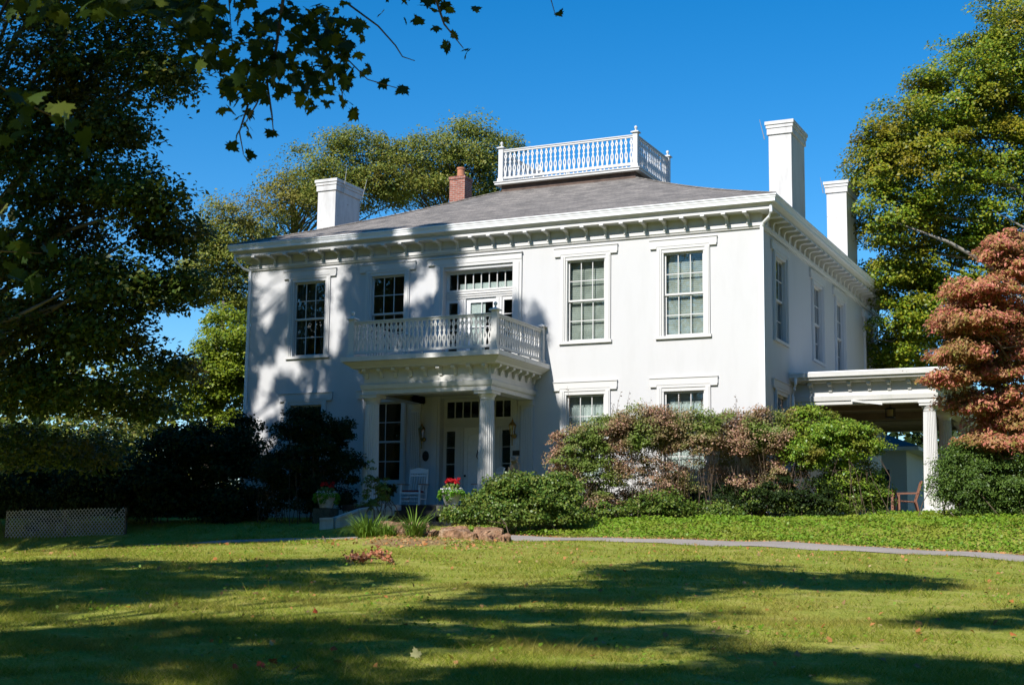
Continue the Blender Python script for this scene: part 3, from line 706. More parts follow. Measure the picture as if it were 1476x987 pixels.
def doorway(z0, zt, arched, name):
    """surround with transom and sidelights > leaf, panes"""
    x0, x1 = -10.12, -7.72; y = 0.2
    tz0, tz1 = zt-0.60, zt-0.10                            # transom opening
    m = MB()
    for s, xx in ((-1, x0), (1, x1)):                       # outer casing
        a, b = sorted((xx, xx+s*0.30)); m.box(a, b, -0.06, -0.002, z0, zt+0.10)
        a, b = sorted((xx+s*0.09, xx+s*0.22)); m.box(a, b, -0.085, -0.0605, z0, zt+0.098)
    m.box(x0-0.3, x1+0.3, -0.06, -0.0025, zt+0.101, zt+0.19)
    if not arched:
        m.box(x0-0.55, x1+0.30, -0.075, -0.002, zt+0.19, zt+0.38); m.box(x0-0.57, x1+0.32, -0.115, -0.003, zt+0.381, zt+0.41)
    m.box(x0, x1, y, y+0.06, tz1, zt); m.box(x0, x0+0.10, y, y+0.06, tz0, tz1); m.box(x1-0.10, x1, y, y+0.06, tz0, tz1)
    for k in range(1, 8):
        xm = x0+0.1+(x1-x0-0.2)*k/8; m.box(xm-0.013, xm+0.013, y+0.01, y+0.05, tz0, tz1)
    m.box(x0, x1, y-0.02, y+0.06, tz0-0.06, tz0)
    m.box(x0, x1, y, y+0.06, tz0-0.30, tz0-0.061)
    for k in range(3): m.box(x0+0.02, x1-0.02, y-0.03, y-0.001, tz0-0.28+0.07*k, tz0-0.25+0.07*k)
    dl_, dr_ = -9.42, -8.38                                 # door leaf
    sz1 = tz0-0.30
    for (a, b) in ((x0, x0+0.10), (x0+0.40, x0+0.48), (x1-0.10, x1), (x1-0.48, x1-0.40)): m.box(a, b, y, y+0.06, z0, sz1)
    m.box(dl_-0.20, dl_-0.001, y-0.04, y+0.06, z0, sz1); m.box(dr_+0.001, dr_+0.20, y-0.04, y+0.06, z0, sz1)
    for xx in (dl_-0.115, dr_+0.08): m.box(xx, xx+0.035, y-0.06, y-0.041, z0+0.1, sz1-0.02)
    for (a, b) in ((x0+0.10, x0+0.40), (x1-0.40, x1-0.10)):
        m.box(a, b, y, y+0.06, z0, z0+0.35); m.box(a, b, y, y+0.06, sz1-0.10, sz1-0.001)
        n = 4
        for k in range(1, n): zz = z0+0.35+(sz1-0.10-z0-0.35)*k/n; m.box(a, b, y+0.01, y+0.05, zz-0.011, zz+0.011)
    ent = m.build(name, M['trim'], house)
    lf = MB(); yy = y+0.03
    if arched:
        lf.box(dl_, dr_, yy, yy+0.05, z0, sz1)
        n = 14; cxm = (dl_+dr_)/2; ra = 0.40                # arched raised panel
        pts = [(cxm-ra, yy-0.012, z0+0.12), (cxm-ra, yy-0.012, sz1-0.36)]+[(cxm-ra*math.cos(math.pi*k/n), yy-0.012, sz1-0.36+0.20*math.sin(math.pi*k/n)) for k in range(1, n)]+[(cxm+ra, yy-0.012, sz1-0.36), (cxm+ra, yy-0.012, z0+0.12)]
        lf.tube(pts, 0.022, 5); lf.tube([(cxm-ra, yy-0.012, z0+0.12), (cxm+ra, yy-0.012, z0+0.12)], 0.022, 5)
        lf.box(dl_+0.02, dr_-0.02, yy-0.02, yy-0.001, sz1-0.16, sz1-0.10)
        for s in (-1, 1): lf.ell((cxm+s*0.33, yy-0.008, sz1-0.20), (0.09, 0.02, 0.035))
    else:
        lf.box(dl_, dl_+0.13, yy, yy+0.05, z0, sz1); lf.box(dr_-0.13, dr_, yy, yy+0.05, z0, sz1)
        lf.box(dl_+0.13, dr_-0.13, yy, yy+0.05, sz1-0.12, sz1); lf.box(dl_+0.13, dr_-0.13, yy, yy+0.05, z0, z0+0.55)
        cxm = (dl_+dr_)/2; lf.box(cxm-0.01, cxm+0.01, yy+0.01, yy+0.04, z0+0.55, sz1-0.12); lf.box(dl_+0.13, dr_-0.13, yy+0.012, yy+0.038, (z0+sz1)/2+0.2, (z0+sz1)/2+0.222)
    leaf = lf.build('door', M['white_wood'], ent)
    kn = MB(); kn.ell((dl_+0.07, yy-0.05, z0+1.0), (0.035, 0.035, 0.035)); kn.lathe([(0.015, 0), (0.015, 0.05)], (dl_+0.07, yy-0.03, z0+0.98), 8)
    kn.build('door_knob', M['iron'], ent)
    if arched:
        kk = MB(); cxm = (dl_+dr_)/2
        kk.tube([(cxm-0.05, yy-0.03, z0+1.70), (cxm-0.06, yy-0.05, z0+1.58), (cxm, yy-0.06, z0+1.5), (cxm+0.06, yy-0.05, z0+1.58), (cxm+0.05, yy-0.03, z0+1.70)], 0.014, 6); kk.ell((cxm, yy-0.03, z0+1.74), (0.06, 0.03, 0.05))
        kk.build('door_knocker', M['iron'], ent)
    g = MB(); g.box(x0+0.1, x1-0.1, y+0.03, y+0.034, tz0, tz1)
    for (a, b) in ((x0+0.10, x0+0.40), (x1-0.40, x1-0.10)): g.box(a, b, y+0.03, y+0.034, z0+0.35, sz1-0.1)
    if not arched: g.box(dl_+0.12, dr_-0.12, yy+0.025, yy+0.029, z0+0.54, sz1-0.11)
    g.build('pane', M['glass'], ent)
    c = MB()
    if arched:
        for (a, b) in ((x0+0.10, x0+0.40), (x1-0.40, x1-0.10)):   # lace: lozenge strips
            zz = z0+0.35
            while zz < sz1-0.12:
                c.bar((a, y+0.06, zz), (b, y+0.06, min(zz+0.16, sz1-0.1)), 0.004, 0.022, up=(0, 1, 0)); c.bar((b, y+0.064, zz), (a, y+0.064, min(zz+0.16, sz1-0.1)), 0.004, 0.022, up=(0, 1, 0)); zz += 0.075
        c.build('lace_curtain', solid('grey_lace', (0.42, 0.42, 0.40), 0.95, 0.2, 10), ent)
    else:
        c.box(x0+0.42, x1-0.05, y+0.1, y+0.105, tz0-0.05, tz0+0.20); c.box(dl_+0.1, dr_-0.42, y+0.1, y+0.106, z0+0.5, sz1)
        c.build('curtain', M['curtain'], ent)
doorway(4.78, 7.86, False, 'balcony_doorway'); doorway(0.49, 3.86, True, 'front_doorway')

# ------------------------------------------------------------------ side porch roof on columns (carriage porch), part of the house
QY0, QY1, QX = 3.45, 13.4, 4.15
SP = [((0, QY0), (0, -1)), ((QX, QY0), (1, -1)), ((QX, QY1), (1, 1)), ((0, QY1), (0, 1))]
q = MB()
q.sweep([(-0.36, 3.66), (0.0, 3.66), (0.01, 3.76), (0.05, 3.77), (0.055, 3.80), (0.075, 3.90), (0.0, 3.93), (0.0, 4.30), (0.24, 4.31), (0.26, 4.345), (0.42, 4.36), (0.44, 4.41), (0.50, 4.44), (0.51, 4.55), (-0.36, 4.56)], SP, closed=False)
q.build('side_porch_entablature', M['porch'], house)
q = MB(); q.box(0.003, QX+0.47, QY0-0.47, QY1+0.47, 4.563, 4.60); q.build('side_porch_roof', M['gutter'], house)
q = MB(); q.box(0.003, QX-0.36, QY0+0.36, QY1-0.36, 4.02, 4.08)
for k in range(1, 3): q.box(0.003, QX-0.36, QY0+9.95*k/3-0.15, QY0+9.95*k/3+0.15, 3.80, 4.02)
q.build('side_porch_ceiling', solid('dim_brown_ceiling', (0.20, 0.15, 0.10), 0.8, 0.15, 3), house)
for i in range(7):
    put_pb((0.55+(QX-0.7)*i/6, QY0-0.001, 4.305), 0)
for i in range(14): put_pb((QX+0.001, QY0+0.2+(QY1-QY0-0.4)*i/13, 4.305), math.radians(90))
for yy in (3.67, 6.5, 10.3, 13.18): column(QX-0.22, yy, 0.42, 3.66, 0.225, 0.18, M['trim'])
q = MB(); q.bar((1.75, QY0-0.09, 3.75), (2.65, QY0-0.11, 3.62), 0.06, 0.05); q.build('loose_trim', M['trim'], house)
q = MB(); q.box(0.05, QX+0.25, QY0-0.1, QY1+0.2, -0.4, 0.42); q.build('side_porch_floor', solid('brick_paving', (0.24, 0.17, 0.13), 0.9, 0.2, 8), house)
ds = MB(); ds.tube([(0.22, 2.88, 4.42), (0.22, 2.88, 4.25), (0.16, 2.95, 4.1), (0.10, 3.0, 3.9), (0.10, 3.0, 0.3)], 0.045, 8); ds.build('downspout', M['spout'], house)

# ------------------------------------------------------------------ things on and near the porch
def rocker(loc, rz, label):
    t = thing('rocking_chair', label, 'rocking chair', loc, rz, 'rocking chairs on the porch')
    ww = M['white_wood']; m = MB()                         # faces -y
    for s in (-1, 1):
        x = s*0.30
        pts = [(x, -0.48+0.09*k, 0.03+0.10*((-0.48+0.09*k)-0.05)**2*1.6) for k in range(13)]
        m.tube(pts, 0.022, 6)
    m.build('rocker_runner', ww, t)
    for s in (-1, 1):
        MB().bar((s*0.30, -0.27, 0.05), (s*0.30, -0.25, 0.66), 0.045).build('leg', ww, t)
        MB().bar((s*0.28, 0.22, 0.05), (s*0.27, 0.44, 1.15), 0.045).build('leg', ww, t)
    m = MB(); m.box(-0.28, 0.28, -0.28, -0.25, 0.17, 0.20); m.box(-0.28, 0.28, -0.28, -0.25, 0.28, 0.31); m.box(-0.30, 0.30, -0.29, -0.25, 0.38, 0.42)
    for s in (-1, 1): m.bar((s*0.30, -0.26, 0.25), (s*0.28, 0.24, 0.25), 0.028)
    m.build('stretcher', ww, t)
    m = MB()
    for k in range(9): m.bar((-0.29, -0.26+0.06*k, 0.43-0.004*k), (0.29, -0.26+0.06*k, 0.43-0.004*k), 0.045, 0.02)
    m.build('seat', ww, t)
    MB().box(-0.26, 0.26, -0.27, 0.18, 0.44, 0.50).build('cushion', M['seat_weave'], t, bevel=0.02)
    m = MB()
    for k in range(6): x = -0.20+0.08*k; m.bar((x, 0.26, 0.46), (x, 0.41, 1.05), 0.042, 0.016, up=(1, 0, 0))
    n = 10; V = []
    for yo in (-0.015, 0.015):
        for k in range(n+1):
            x = -0.29+0.58*k/n; V += [(x, 0.415+yo, 1.03), (x, 0.44+yo, 1.12+0.075*math.sin(math.pi*k/n))]
    N2 = 2*(n+1); F = []
    for k in range(n):
        a = 2*k; F += [(a, a+2, a+3, a+1), (N2+a, N2+a+1, N2+a+3, N2+a+2), (a+1, a+3, N2+a+3, N2+a+1), (a, N2+a, N2+a+2, a+2)]
    m.add(V, F); m.bar((-0.28, 0.385, 0.96), (0.28, 0.385, 0.96), 0.03, 0.05); m.bar((-0.28, 0.275, 0.50), (0.28, 0.275, 0.50), 0.03, 0.05)
    m.build('backrest', ww, t)
    for s in (-1, 1): MB().bar((s*0.335, -0.34, 0.67), (s*0.31, 0.36, 0.69), 0.10, 0.025).build('armrest', M['arm_wood'], t)
rocker((-10.16, -1.55, PF), 0.12, 'white rocking chair with a red cushion left of the front door')
rocker((-7.78, -1.5, PF), -0.75, 'white rocking chair half hidden behind the right porch column')

def lathe_leafy(): pass
def wall_lantern(x, z, label):
    t = thing('wall_lantern', label, 'lantern', (x, -0.06, z), 0, 'brass lanterns beside the front door')
    m = MB(); m.lathe([(0.05, -0.30), (0.015, -0.28), (0.02, -0.10), (0.03, -0.06)], (0, -0.16, 0), 10); m.ell((0.05, -0.10, -0.02), (0.07, 0.05, 0.075)); m.tube([(0.03, 0, -0.02), (0.02, -0.1, -0.06), (0, -0.16, -0.05)], 0.018, 6)
    m.build('bracket', M['brass'], t, smooth=True)
    m = MB()
    for k in range(6):
        a = math.pi/3*k; m.bar((0.065*math.cos(a), -0.16+0.065*math.sin(a), 0.02), (0.11*math.cos(a), -0.16+0.11*math.sin(a), 0.28), 0.012)
    m.lathe([(0.125, 0.28), (0.13, 0.30), (0.07, 0.37), (0.03, 0.41), (0.035, 0.44), (0.012, 0.46), (0.004, 0.53)], (0, -0.16, 0), 6); m.lathe([(0.03, -0.06), (0.075, 0.0), (0.07, 0.02)], (0, -0.16, 0), 6)
    m.build('cage', M['brass'], t)
    MB().lathe([(0.055, 0.02), (0.10, 0.28)], (0, -0.16, 0), 6).build('pane', M['glass'], t)
wall_lantern(-10.66, 2.62, 'brass wall lantern above the dark oval plaque left of the door')
wall_lantern(-7.58, 2.66, 'brass wall lantern above the rectangular plaque right of the door')
m = MB(); m.lathe([(0.11, 0), (0.11, 0.02), (0.09, 0.03)], (0, 0, 0), 24)
m.xf(np.array([[1, 0, 0, -10.62], [0, 0, -1, -0.005], [0, 1.45, 0, 2.10], [0, 0, 0, 1.0]]))
tag(m.build('oval_plaque', M['plaque'], None), 'dark oval plaque on the wall under the left brass lantern', 'plaque')
m = MB(); m.box(-7.63, -7.41, -0.09, -0.005, 2.06, 2.21); tag(m.build('rectangular_plaque', M['plaque'], None, bevel=0.006), 'dark rectangular plaque on the wall under the right brass lantern', 'plaque')
# the casing sits between: keep both plaques on wooden backs
t = thing('hanging_lantern', 'black lantern hanging from the ceiling of the side porch', 'lantern', (2.45, 5.6, 3.45))
m = MB(); m.tube([(0, 0, 0.60), (0, 0, 0.30)], 0.014, 6); m.lathe([(0.04, 0.30), (0.17, 0.27), (0.18, 0.24)], n=6)
m.box(-0.13, 0.13, -0.13, 0.13, -0.02, 0.01)
for sx in (-1, 1):
    for sy in (-1, 1): m.bar((sx*0.12, sy*0.12, 0), (sx*0.12, sy*0.12, 0.25), 0.022)
m.build('cage', M['iron'], t); MB().lathe([(0.10, 0.02), (0.10, 0.23)], n=12).build('pane', solid('amber_glass', (0.45, 0.33, 0.18), 0.3, 0.1, 5), t)

# stone statue peering over the ivy
t = MB()
t.ell((0, 0, 0.22), (0.22, 0.20, 0.24), 16, 10); t.ell((0.02, -0.05, 0.48), (0.135, 0.13, 0.20), 14, 9); t.ell((0.0, -0.12, 0.70), (0.115, 0.13, 0.12), 14, 9)
t.ell((-0.02, -0.24, 0.665), (0.06, 0.07, 0.05)); t.ell((-0.09, -0.06, 0.79), (0.035, 0.03, 0.05)); t.ell((0.09, -0.06, 0.79), (0.035, 0.03, 0.05))
t.tube([(-0.12, -0.12, 0.45), (-0.13, -0.2, 0.2), (-0.13, -0.26, 0.0)], [0.06, 0.05, 0.06], 8); t.tube([(0.12, -0.12, 0.45), (0.13, -0.2, 0.2), (0.13, -0.26, 0.0)], [0.06, 0.05, 0.06], 8)
t.box(-0.30, 0.30, -0.32, 0.26, -0.1, 0.0)
st = t.build('stone_statue', M['stone']); st.location = (-6.50, -2.3, 1.16); st.scale = (0.95, 0.95, 0.85); st.rotation_euler = (0, 0, 0.15)
rm = st.modifiers.new('remesh', 'REMESH'); rm.mode = 'VOXEL'; rm.voxel_size = 0.02; rm.use_smooth_shade = True
tag(st, 'weathered stone animal statue seated above the ivy right of the porch', 'statue')
m = MB(); m.box(-6.9, -6.2, -2.55, -1.9, -0.3, 1.06); tag(m.build('statue_pedestal', M['pot']), 'square concrete pedestal in the ivy under the stone statue', 'pedestal')

# ------------------------------------------------------------------ leaves
def frames(N, rng):
    N = N/np.linalg.norm(N, axis=1, keepdims=True)
    a = rng.normal(size=N.shape); t = a-(a*N).sum(1, keepdims=True)*N; t /= np.linalg.norm(t, axis=1, keepdims=True)
    return N, t, np.cross(N, t)
def leaf_quads(P, N, size, rng, aspect=0.62, fold=0.12, tang=None):
    N, t, b = frames(N, rng)
    if tang is not None:
        t = tang-(tang*N).sum(1, keepdims=True)*N; t /= np.linalg.norm(t, axis=1, keepdims=True)+1e-9; b = np.cross(N, t)
    s = size[:, None]
    v = np.stack([P-t*s*0.5, P+b*s*aspect*0.5+t*s*0.02+N*s*fold, P+t*s*0.5-N*s*fold*0.5, P-b*s*aspect*0.5+t*s*0.02+N*s*fold], 1)
    n = len(P); return v.reshape(-1, 3), np.arange(n*4).reshape(n, 4)
# a five-lobed maple leaf outline
_ml = np.array([(0, -0.42), (0.03, -0.24), (0.22, -0.30), (0.20, -0.18), (0.46, -0.08), (0.38, 0.02), (0.42, 0.16), (0.26, 0.12), (0.17, 0.20), (0.20, 0.34), (0.09, 0.33), (0, 0.52)])
MAPLE = np.concatenate([_ml, _ml[-2:0:-1]*[-1, 1]])
def leaf_maples(P, N, size, rng, tang=None):
    N, t, b = frames(N, rng)
    if tang is not None:
        t = tang-(tang*N).sum(1, keepdims=True)*N; t /= np.linalg.norm(t, axis=1, keepdims=True)+1e-9; b = np.cross(N, t)
    k = len(MAPLE); s = size[:, None, None]
    cup = rng.uniform(0.05, 0.35, (len(P), 1, 1))
    ox, oy = MAPLE[:, 0], MAPLE[:, 1]
    v = P[:, None]+s*(ox[None, :, None]*b[:, None]+oy[None, :, None]*t[:, None]-cup*((ox**2+0.6*np.clip(oy, 0, 1)**2)[None, :, None])*2.0*N[:, None])
    c = P[:, None]; v = np.concatenate([v, c], 1); n = len(P)
    i = np.arange(k); tri = np.stack([i, (i+1) % k, np.full(k, k)], 1)
    F = (tri[None]+(np.arange(n)*(k+1))[:, None, None]).reshape(-1, 3)
    return v.reshape(-1, 3), F
def lobes_to_clumps(lobes, rng, shell=0.42):
    """lobe: (centre, (r along view right, up, depth), number) -> clump centres"""
    out = []; ctr = []
    for c, r_, n in lobes:
        v = rng.normal(size=(n, 3)); v /= np.linalg.norm(v, axis=1, keepdims=True)
        v *= (rng.random(n)**shell)[:, None]
        c = np.asarray(c, float)
        out.append(c+v[:, :1]*CR*r_[0]+v[:, 1:2]*np.array((0, 0, 1.0))*r_[1]+v[:, 2:]*np.cross(np.array((0, 0, 1.0)), CR)*r_[2]); ctr.append(np.repeat(c[None], n, 0))
    return np.concatenate(out), np.concatenate(ctr)
def leaves_in(cl, ctr, per, rad, flat, rng, up=0.7, out=0.5, rnd=0.6):
    n = len(cl); pc = np.maximum(1, rng.poisson(per, n)); ii = np.repeat(np.arange(n), pc)
    rr = rad*rng.uniform(0.6, 1.3, n)
    d_ = rng.normal(size=(len(ii), 3)); d_ /= np.linalg.norm(d_, axis=1, keepdims=True)
    d_[:, 2] = np.where(d_[:, 2] < -0.25, -d_[:, 2]*0.6, d_[:, 2])
    d_ *= (rng.random(len(ii))**0.33)[:, None]; d_[:, 2] *= flat
    P = cl[ii]+d_*rr[ii][:, None]
    o_ = cl[ii]-ctr[ii]; o_ /= np.linalg.norm(o_, axis=1, keepdims=True)+1e-6
    N = o_*out+np.array((0, 0, 1.0))*up-SUN_N*0.45+rng.normal(size=P.shape)*rnd
    return P, N
def limbs(mb, base, top, r0, targets, rng, n):
    base = np.asarray(base, float); top = np.asarray(top, float)
    K = 9; trunk = [base+(top-base)*k/(K-1)+np.array((rng.normal(0, 0.10), rng.normal(0, 0.10), 0))*(k > 0) for k in range(K)]
    mb.tube(trunk, [r0*1.35]+[r0*(1-0.8*k/(K-1)) for k in range(1, K)], 10)
    if len(targets) == 0: return
    sel = targets[rng.permutation(len(targets))[:n]]
    for tg in sel:
        hz = np.hypot(*(tg[:2]-base[:2])); zz = np.clip(tg[2]-0.55*hz, base[2]+0.22*(top[2]-base[2]), top[2]*0.98+base[2]*0.02)
        f = np.clip((zz-base[2])/(top[2]-base[2]), 0.15, 0.97); st_ = base+(top-base)*f
        md = (st_+tg)/2+np.array((0, 0, 0.12*hz))+rng.normal(0, 0.25, 3)
        q1 = st_*0.6+md*0.4+rng.normal(0, 0.12, 3); q2 = md*0.5+tg*0.5+rng.normal(0, 0.2, 3)
        rr = max(0.022, r0*(1-f)*0.30+0.028)
        mb.tube([st_, q1, md, q2, tg], [rr, rr*0.8, rr*0.55, rr*0.35, 0.012], 6)
def tree(name, label, cat, base, top, r0, lobes, per, crad, lsize, mat_, seed, nlimb=40, flat=0.55, bark='bark', group=None, kind='quad', up=0.7, out=0.5, rnd=0.6, aspect=0.62, shell=0.42, clumps=None, droop=None):
    rng = np.random.default_rng(seed)
    if clumps is None: cl, ctr = lobes_to_clumps(lobes, rng, shell)
    else: cl, ctr = clumps
    P, N = leaves_in(cl, ctr, per, crad, flat, rng, up, out, rnd)
    sz = lsize*rng.uniform(0.65, 1.3, len(P))
    b = np.asarray(base, float)
    tang = None
    if droop is not None: tang = rng.normal(size=P.shape)*0.5+np.array((0, 0, -droop))
    v, f = (leaf_maples if kind == 'maple' else leaf_quads)(P-b, N, sz, rng, **({} if kind == 'maple' else {'aspect': aspect}), tang=tang)
    rt = thing(name, label, cat, b, 0, group)
    mb = MB(); limbs(mb, np.zeros(3)-np.array((0, 0, 0.3)), np.asarray(top, float)-b, r0, cl-b, rng, nlimb)
    mb.build('trunk', M[bark], rt, smooth=True)
    link_np('crown', v, f, mat_, rt)
    return rt
def L(px, py, depth, rx, ry, rz, n):                       # a lobe from its place and size in the picture and a real depth
    k = depth/FPX; return (at(px, py, depth), (rx*k, ry*k, rz), n)

LM = {}
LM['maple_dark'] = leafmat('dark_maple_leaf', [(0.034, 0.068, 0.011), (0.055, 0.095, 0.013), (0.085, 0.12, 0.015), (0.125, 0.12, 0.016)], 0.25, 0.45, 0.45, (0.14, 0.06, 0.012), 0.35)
LM['maple'] = leafmat('autumn_green_maple_leaf', [(0.085, 0.155, 0.013), (0.14, 0.22, 0.014), (0.22, 0.28, 0.016), (0.33, 0.29, 0.018)], 0.28, 0.45, 0.55, (0.28, 0.17, 0.014), 0.4)
LM['locust'] = leafmat('olive_green_leaf', [(0.1, 0.15, 0.024), (0.16, 0.205, 0.03), (0.23, 0.25, 0.036), (0.28, 0.25, 0.045)], 0.3, 0.5, 0.5, (0.24, 0.16, 0.035), 0.25)
LM['yellowgreen'] = leafmat('yellow_green_leaf', [(0.11, 0.18, 0.013), (0.19, 0.26, 0.018), (0.28, 0.31, 0.022)], 0.32, 0.45)
LM['dogwood'] = leafmat('reddening_dogwood_leaf', [(0.26, 0.28, 0.05), (0.58, 0.23, 0.13), (0.70, 0.23, 0.19), (0.72, 0.36, 0.22), (0.32, 0.32, 0.06), (0.62, 0.16, 0.14), (0.45, 0.36, 0.09)], 0.42, 0.5, 0.6, (0.22, 0.19, 0.04), 0.8)
LM['abelia'] = leafmat('pinkish_abelia_leaf', [(0.12, 0.15, 0.03), (0.3, 0.15, 0.08), (0.52, 0.29, 0.21), (0.2, 0.14, 0.05), (0.62, 0.38, 0.29), (0.16, 0.17, 0.035)], 0.25, 0.5, 0.85, (0.13, 0.23, 0.025), 0.9, pt=0.45)
LM['nandina'] = leafmat('nandina_leaf', [(0.10, 0.21, 0.02), (0.17, 0.30, 0.027), (0.27, 0.38, 0.036), (0.22, 0.26, 0.036)], 0.3, 0.4, 0.5, (0.20, 0.07, 0.025), 1.2)
LM['yew'] = leafmat('dark_yew_leaf', [(0.05, 0.10, 0.016), (0.08, 0.14, 0.022), (0.12, 0.18, 0.03)], 0.15, 0.45)
LM['ivy'] = leafmat('ivy_leaf', [(0.05, 0.11, 0.016), (0.09, 0.16, 0.022), (0.14, 0.21, 0.034), (0.19, 0.21, 0.036)], 0.2, 0.4, 0.3, (0.13, 0.12, 0.02), 1.5)
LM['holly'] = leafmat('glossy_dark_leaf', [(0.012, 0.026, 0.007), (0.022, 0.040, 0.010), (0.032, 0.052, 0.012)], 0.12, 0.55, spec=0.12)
LM['cover'] = leafmat('bright_groundcover_leaf', [(0.11, 0.22, 0.014), (0.16, 0.29, 0.018), (0.22, 0.34, 0.026), (0.18, 0.25, 0.03)], 0.3, 0.5, 0.6, (0.26, 0.27, 0.03), 0.7)
LM['grass'] = leafmat('grass_blade', [(0.15, 0.22, 0.018), (0.23, 0.30, 0.026), (0.32, 0.36, 0.04), (0.45, 0.42, 0.085), (0.52, 0.42, 0.16)], 0.5, 0.75, 0.5, (0.42, 0.33, 0.09), 0.5, 0.05)
LM['blade'] = leafmat('strap_leaf', [(0.09, 0.17, 0.02), (0.14, 0.24, 0.03), (0.2, 0.31, 0.045)], 0.25, 0.4)
LM['orange'] = leafmat('dead_orange_leaf', [(0.40, 0.13, 0.06), (0.55, 0.22, 0.11), (0.65, 0.33, 0.19), (0.30, 0.10, 0.045)], 0.2, 0.6)
LM['litter'] = leafmat('fallen_leaf_litter', [(0.38, 0.14, 0.04), (0.50, 0.25, 0.09), (0.28, 0.16, 0.07), (0.42, 0.32, 0.15)], 0.2, 0.7)

# ------------------------------------------------------------------ trees in the picture
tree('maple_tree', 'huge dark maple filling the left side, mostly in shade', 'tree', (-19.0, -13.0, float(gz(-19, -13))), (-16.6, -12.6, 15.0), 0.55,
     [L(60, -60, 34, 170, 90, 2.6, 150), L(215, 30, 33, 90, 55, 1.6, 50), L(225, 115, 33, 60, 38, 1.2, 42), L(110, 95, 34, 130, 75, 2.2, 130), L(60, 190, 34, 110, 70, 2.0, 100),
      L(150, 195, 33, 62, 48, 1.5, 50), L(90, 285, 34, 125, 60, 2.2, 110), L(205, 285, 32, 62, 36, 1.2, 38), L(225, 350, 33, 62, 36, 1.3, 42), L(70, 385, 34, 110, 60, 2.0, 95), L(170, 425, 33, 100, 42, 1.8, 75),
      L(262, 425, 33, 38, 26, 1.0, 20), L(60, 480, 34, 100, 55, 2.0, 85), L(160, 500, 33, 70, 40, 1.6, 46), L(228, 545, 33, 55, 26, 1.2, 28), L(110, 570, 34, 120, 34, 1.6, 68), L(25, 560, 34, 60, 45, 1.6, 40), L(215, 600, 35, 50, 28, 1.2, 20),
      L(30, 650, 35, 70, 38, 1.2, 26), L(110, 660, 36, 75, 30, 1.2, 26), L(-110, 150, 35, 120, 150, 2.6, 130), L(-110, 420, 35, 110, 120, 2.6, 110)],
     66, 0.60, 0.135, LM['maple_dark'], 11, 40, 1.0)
tree('maple_tree', 'tall sunlit maple with pale limbs rising behind the right end of the house', 'tree', (9.5, 17.0, float(gz(9.5, 17))), (8.2, 16.0, 21.0), 0.6,
     [L(1470, 110, 53, 120, 85, 3.5, 130), L(1395, 150, 53, 85, 70, 3.0, 101), L(1320, 200, 52, 75, 55, 2.6, 87), L(1268, 240, 52, 48, 50, 2.0, 58), L(1345, 265, 52, 85, 48, 2.6, 87), L(1450, 240, 53, 80, 70, 3.0, 101),
      L(1290, 320, 52, 62, 45, 2.2, 66), L(1385, 340, 53, 85, 45, 2.6, 81), L(1470, 350, 53, 70, 55, 2.6, 72), L(1300, 400, 53, 62, 34, 2.0, 60), L(1360, 420, 53, 70, 34, 2.0, 63), L(1310, 468, 53, 62, 34, 2.0, 63), L(1300, 520, 54, 55, 30, 2.0, 49), L(1400, 500, 54, 90, 60, 2.5, 87),
      L(1480, 40, 54, 70, 60, 2.5, 58), L(1330, 590, 56, 70, 40, 2.0, 43), L(1560, 200, 53, 110, 170, 4, 159), L(1420, 75, 53, 40, 26, 1.6, 20), L(1345, 128, 53, 32, 22, 1.4, 17), L(1580, 420, 54, 120, 150, 3.2, 150), L(1620, 70, 54, 110, 120, 3.2, 120)],
     150, 0.66, 0.125, LM['maple'], 12, 46, 0.85, 'pale_bark', rnd=0.5)
tree('locust_tree', 'feathery olive green tree standing behind the left chimney', 'tree', (-25.5, 13.0, float(gz(-25.5, 13))), (-24.5, 13.0, 15.0), 0.45,
     [L(470, 260, 62, 75, 62, 2.6, 105), L(420, 290, 61, 60, 48, 2.4, 66), L(510, 215, 62, 42, 26, 1.6, 30), L(350, 330, 60, 70, 40, 2.4, 75), L(305, 370, 60, 40, 45, 2.0, 51), L(360, 390, 60, 70, 40, 2.2, 69), L(545, 270, 62, 50, 42, 2.2, 51), L(320, 430, 60, 48, 24, 1.6, 34), L(285, 400, 60, 24, 30, 1.4, 20), L(345, 450, 60, 20, 24, 1.2, 16)],
     120, 0.72, 0.125, LM['locust'], 13, 60, 0.9, shell=0.5, aspect=0.5)
tree('locust_tree', 'feathery olive green tree standing behind the brick chimney', 'tree', (-19.5, 18.0, float(gz(-19.5, 18))), (-19.0, 18.0, 17.0), 0.45,
     [L(660, 225, 64, 66, 36, 2.4, 66), L(610, 245, 64, 60, 42, 2.4, 75), L(700, 245, 64, 36, 50, 2.0, 51), L(570, 270, 63, 52, 40, 2.2, 57), L(640, 275, 64, 66, 34, 2.2, 54), L(560, 225, 64, 34, 22, 1.6, 21), L(730, 290, 65, 60, 30, 2.0, 36), L(680, 195, 64, 36, 14, 1.4, 21), L(740, 212, 66, 24, 10, 1.0, 9)],
     115, 0.72, 0.125, LM['locust'], 14, 60, 0.9, shell=0.5, aspect=0.5)
tree('maple_tree', 'bright yellow green tree just left of the house wall', 'tree', (-22.8, 5.0, float(gz(-22.8, 5))), (-22.3, 5.0, 8.5), 0.3,
     [L(330, 500, 52, 42, 38, 1.6, 60), L(300, 540, 52, 48, 34, 1.6, 63), L(345, 560, 52, 40, 50, 1.6, 63), L(285, 585, 52, 36, 24, 1.2, 36), L(330, 470, 53, 36, 22, 1.2, 27), L(330, 620, 52, 50, 26, 1.4, 36)],
     100, 0.52, 0.12, LM['yellowgreen'], 15, 40, 0.8)
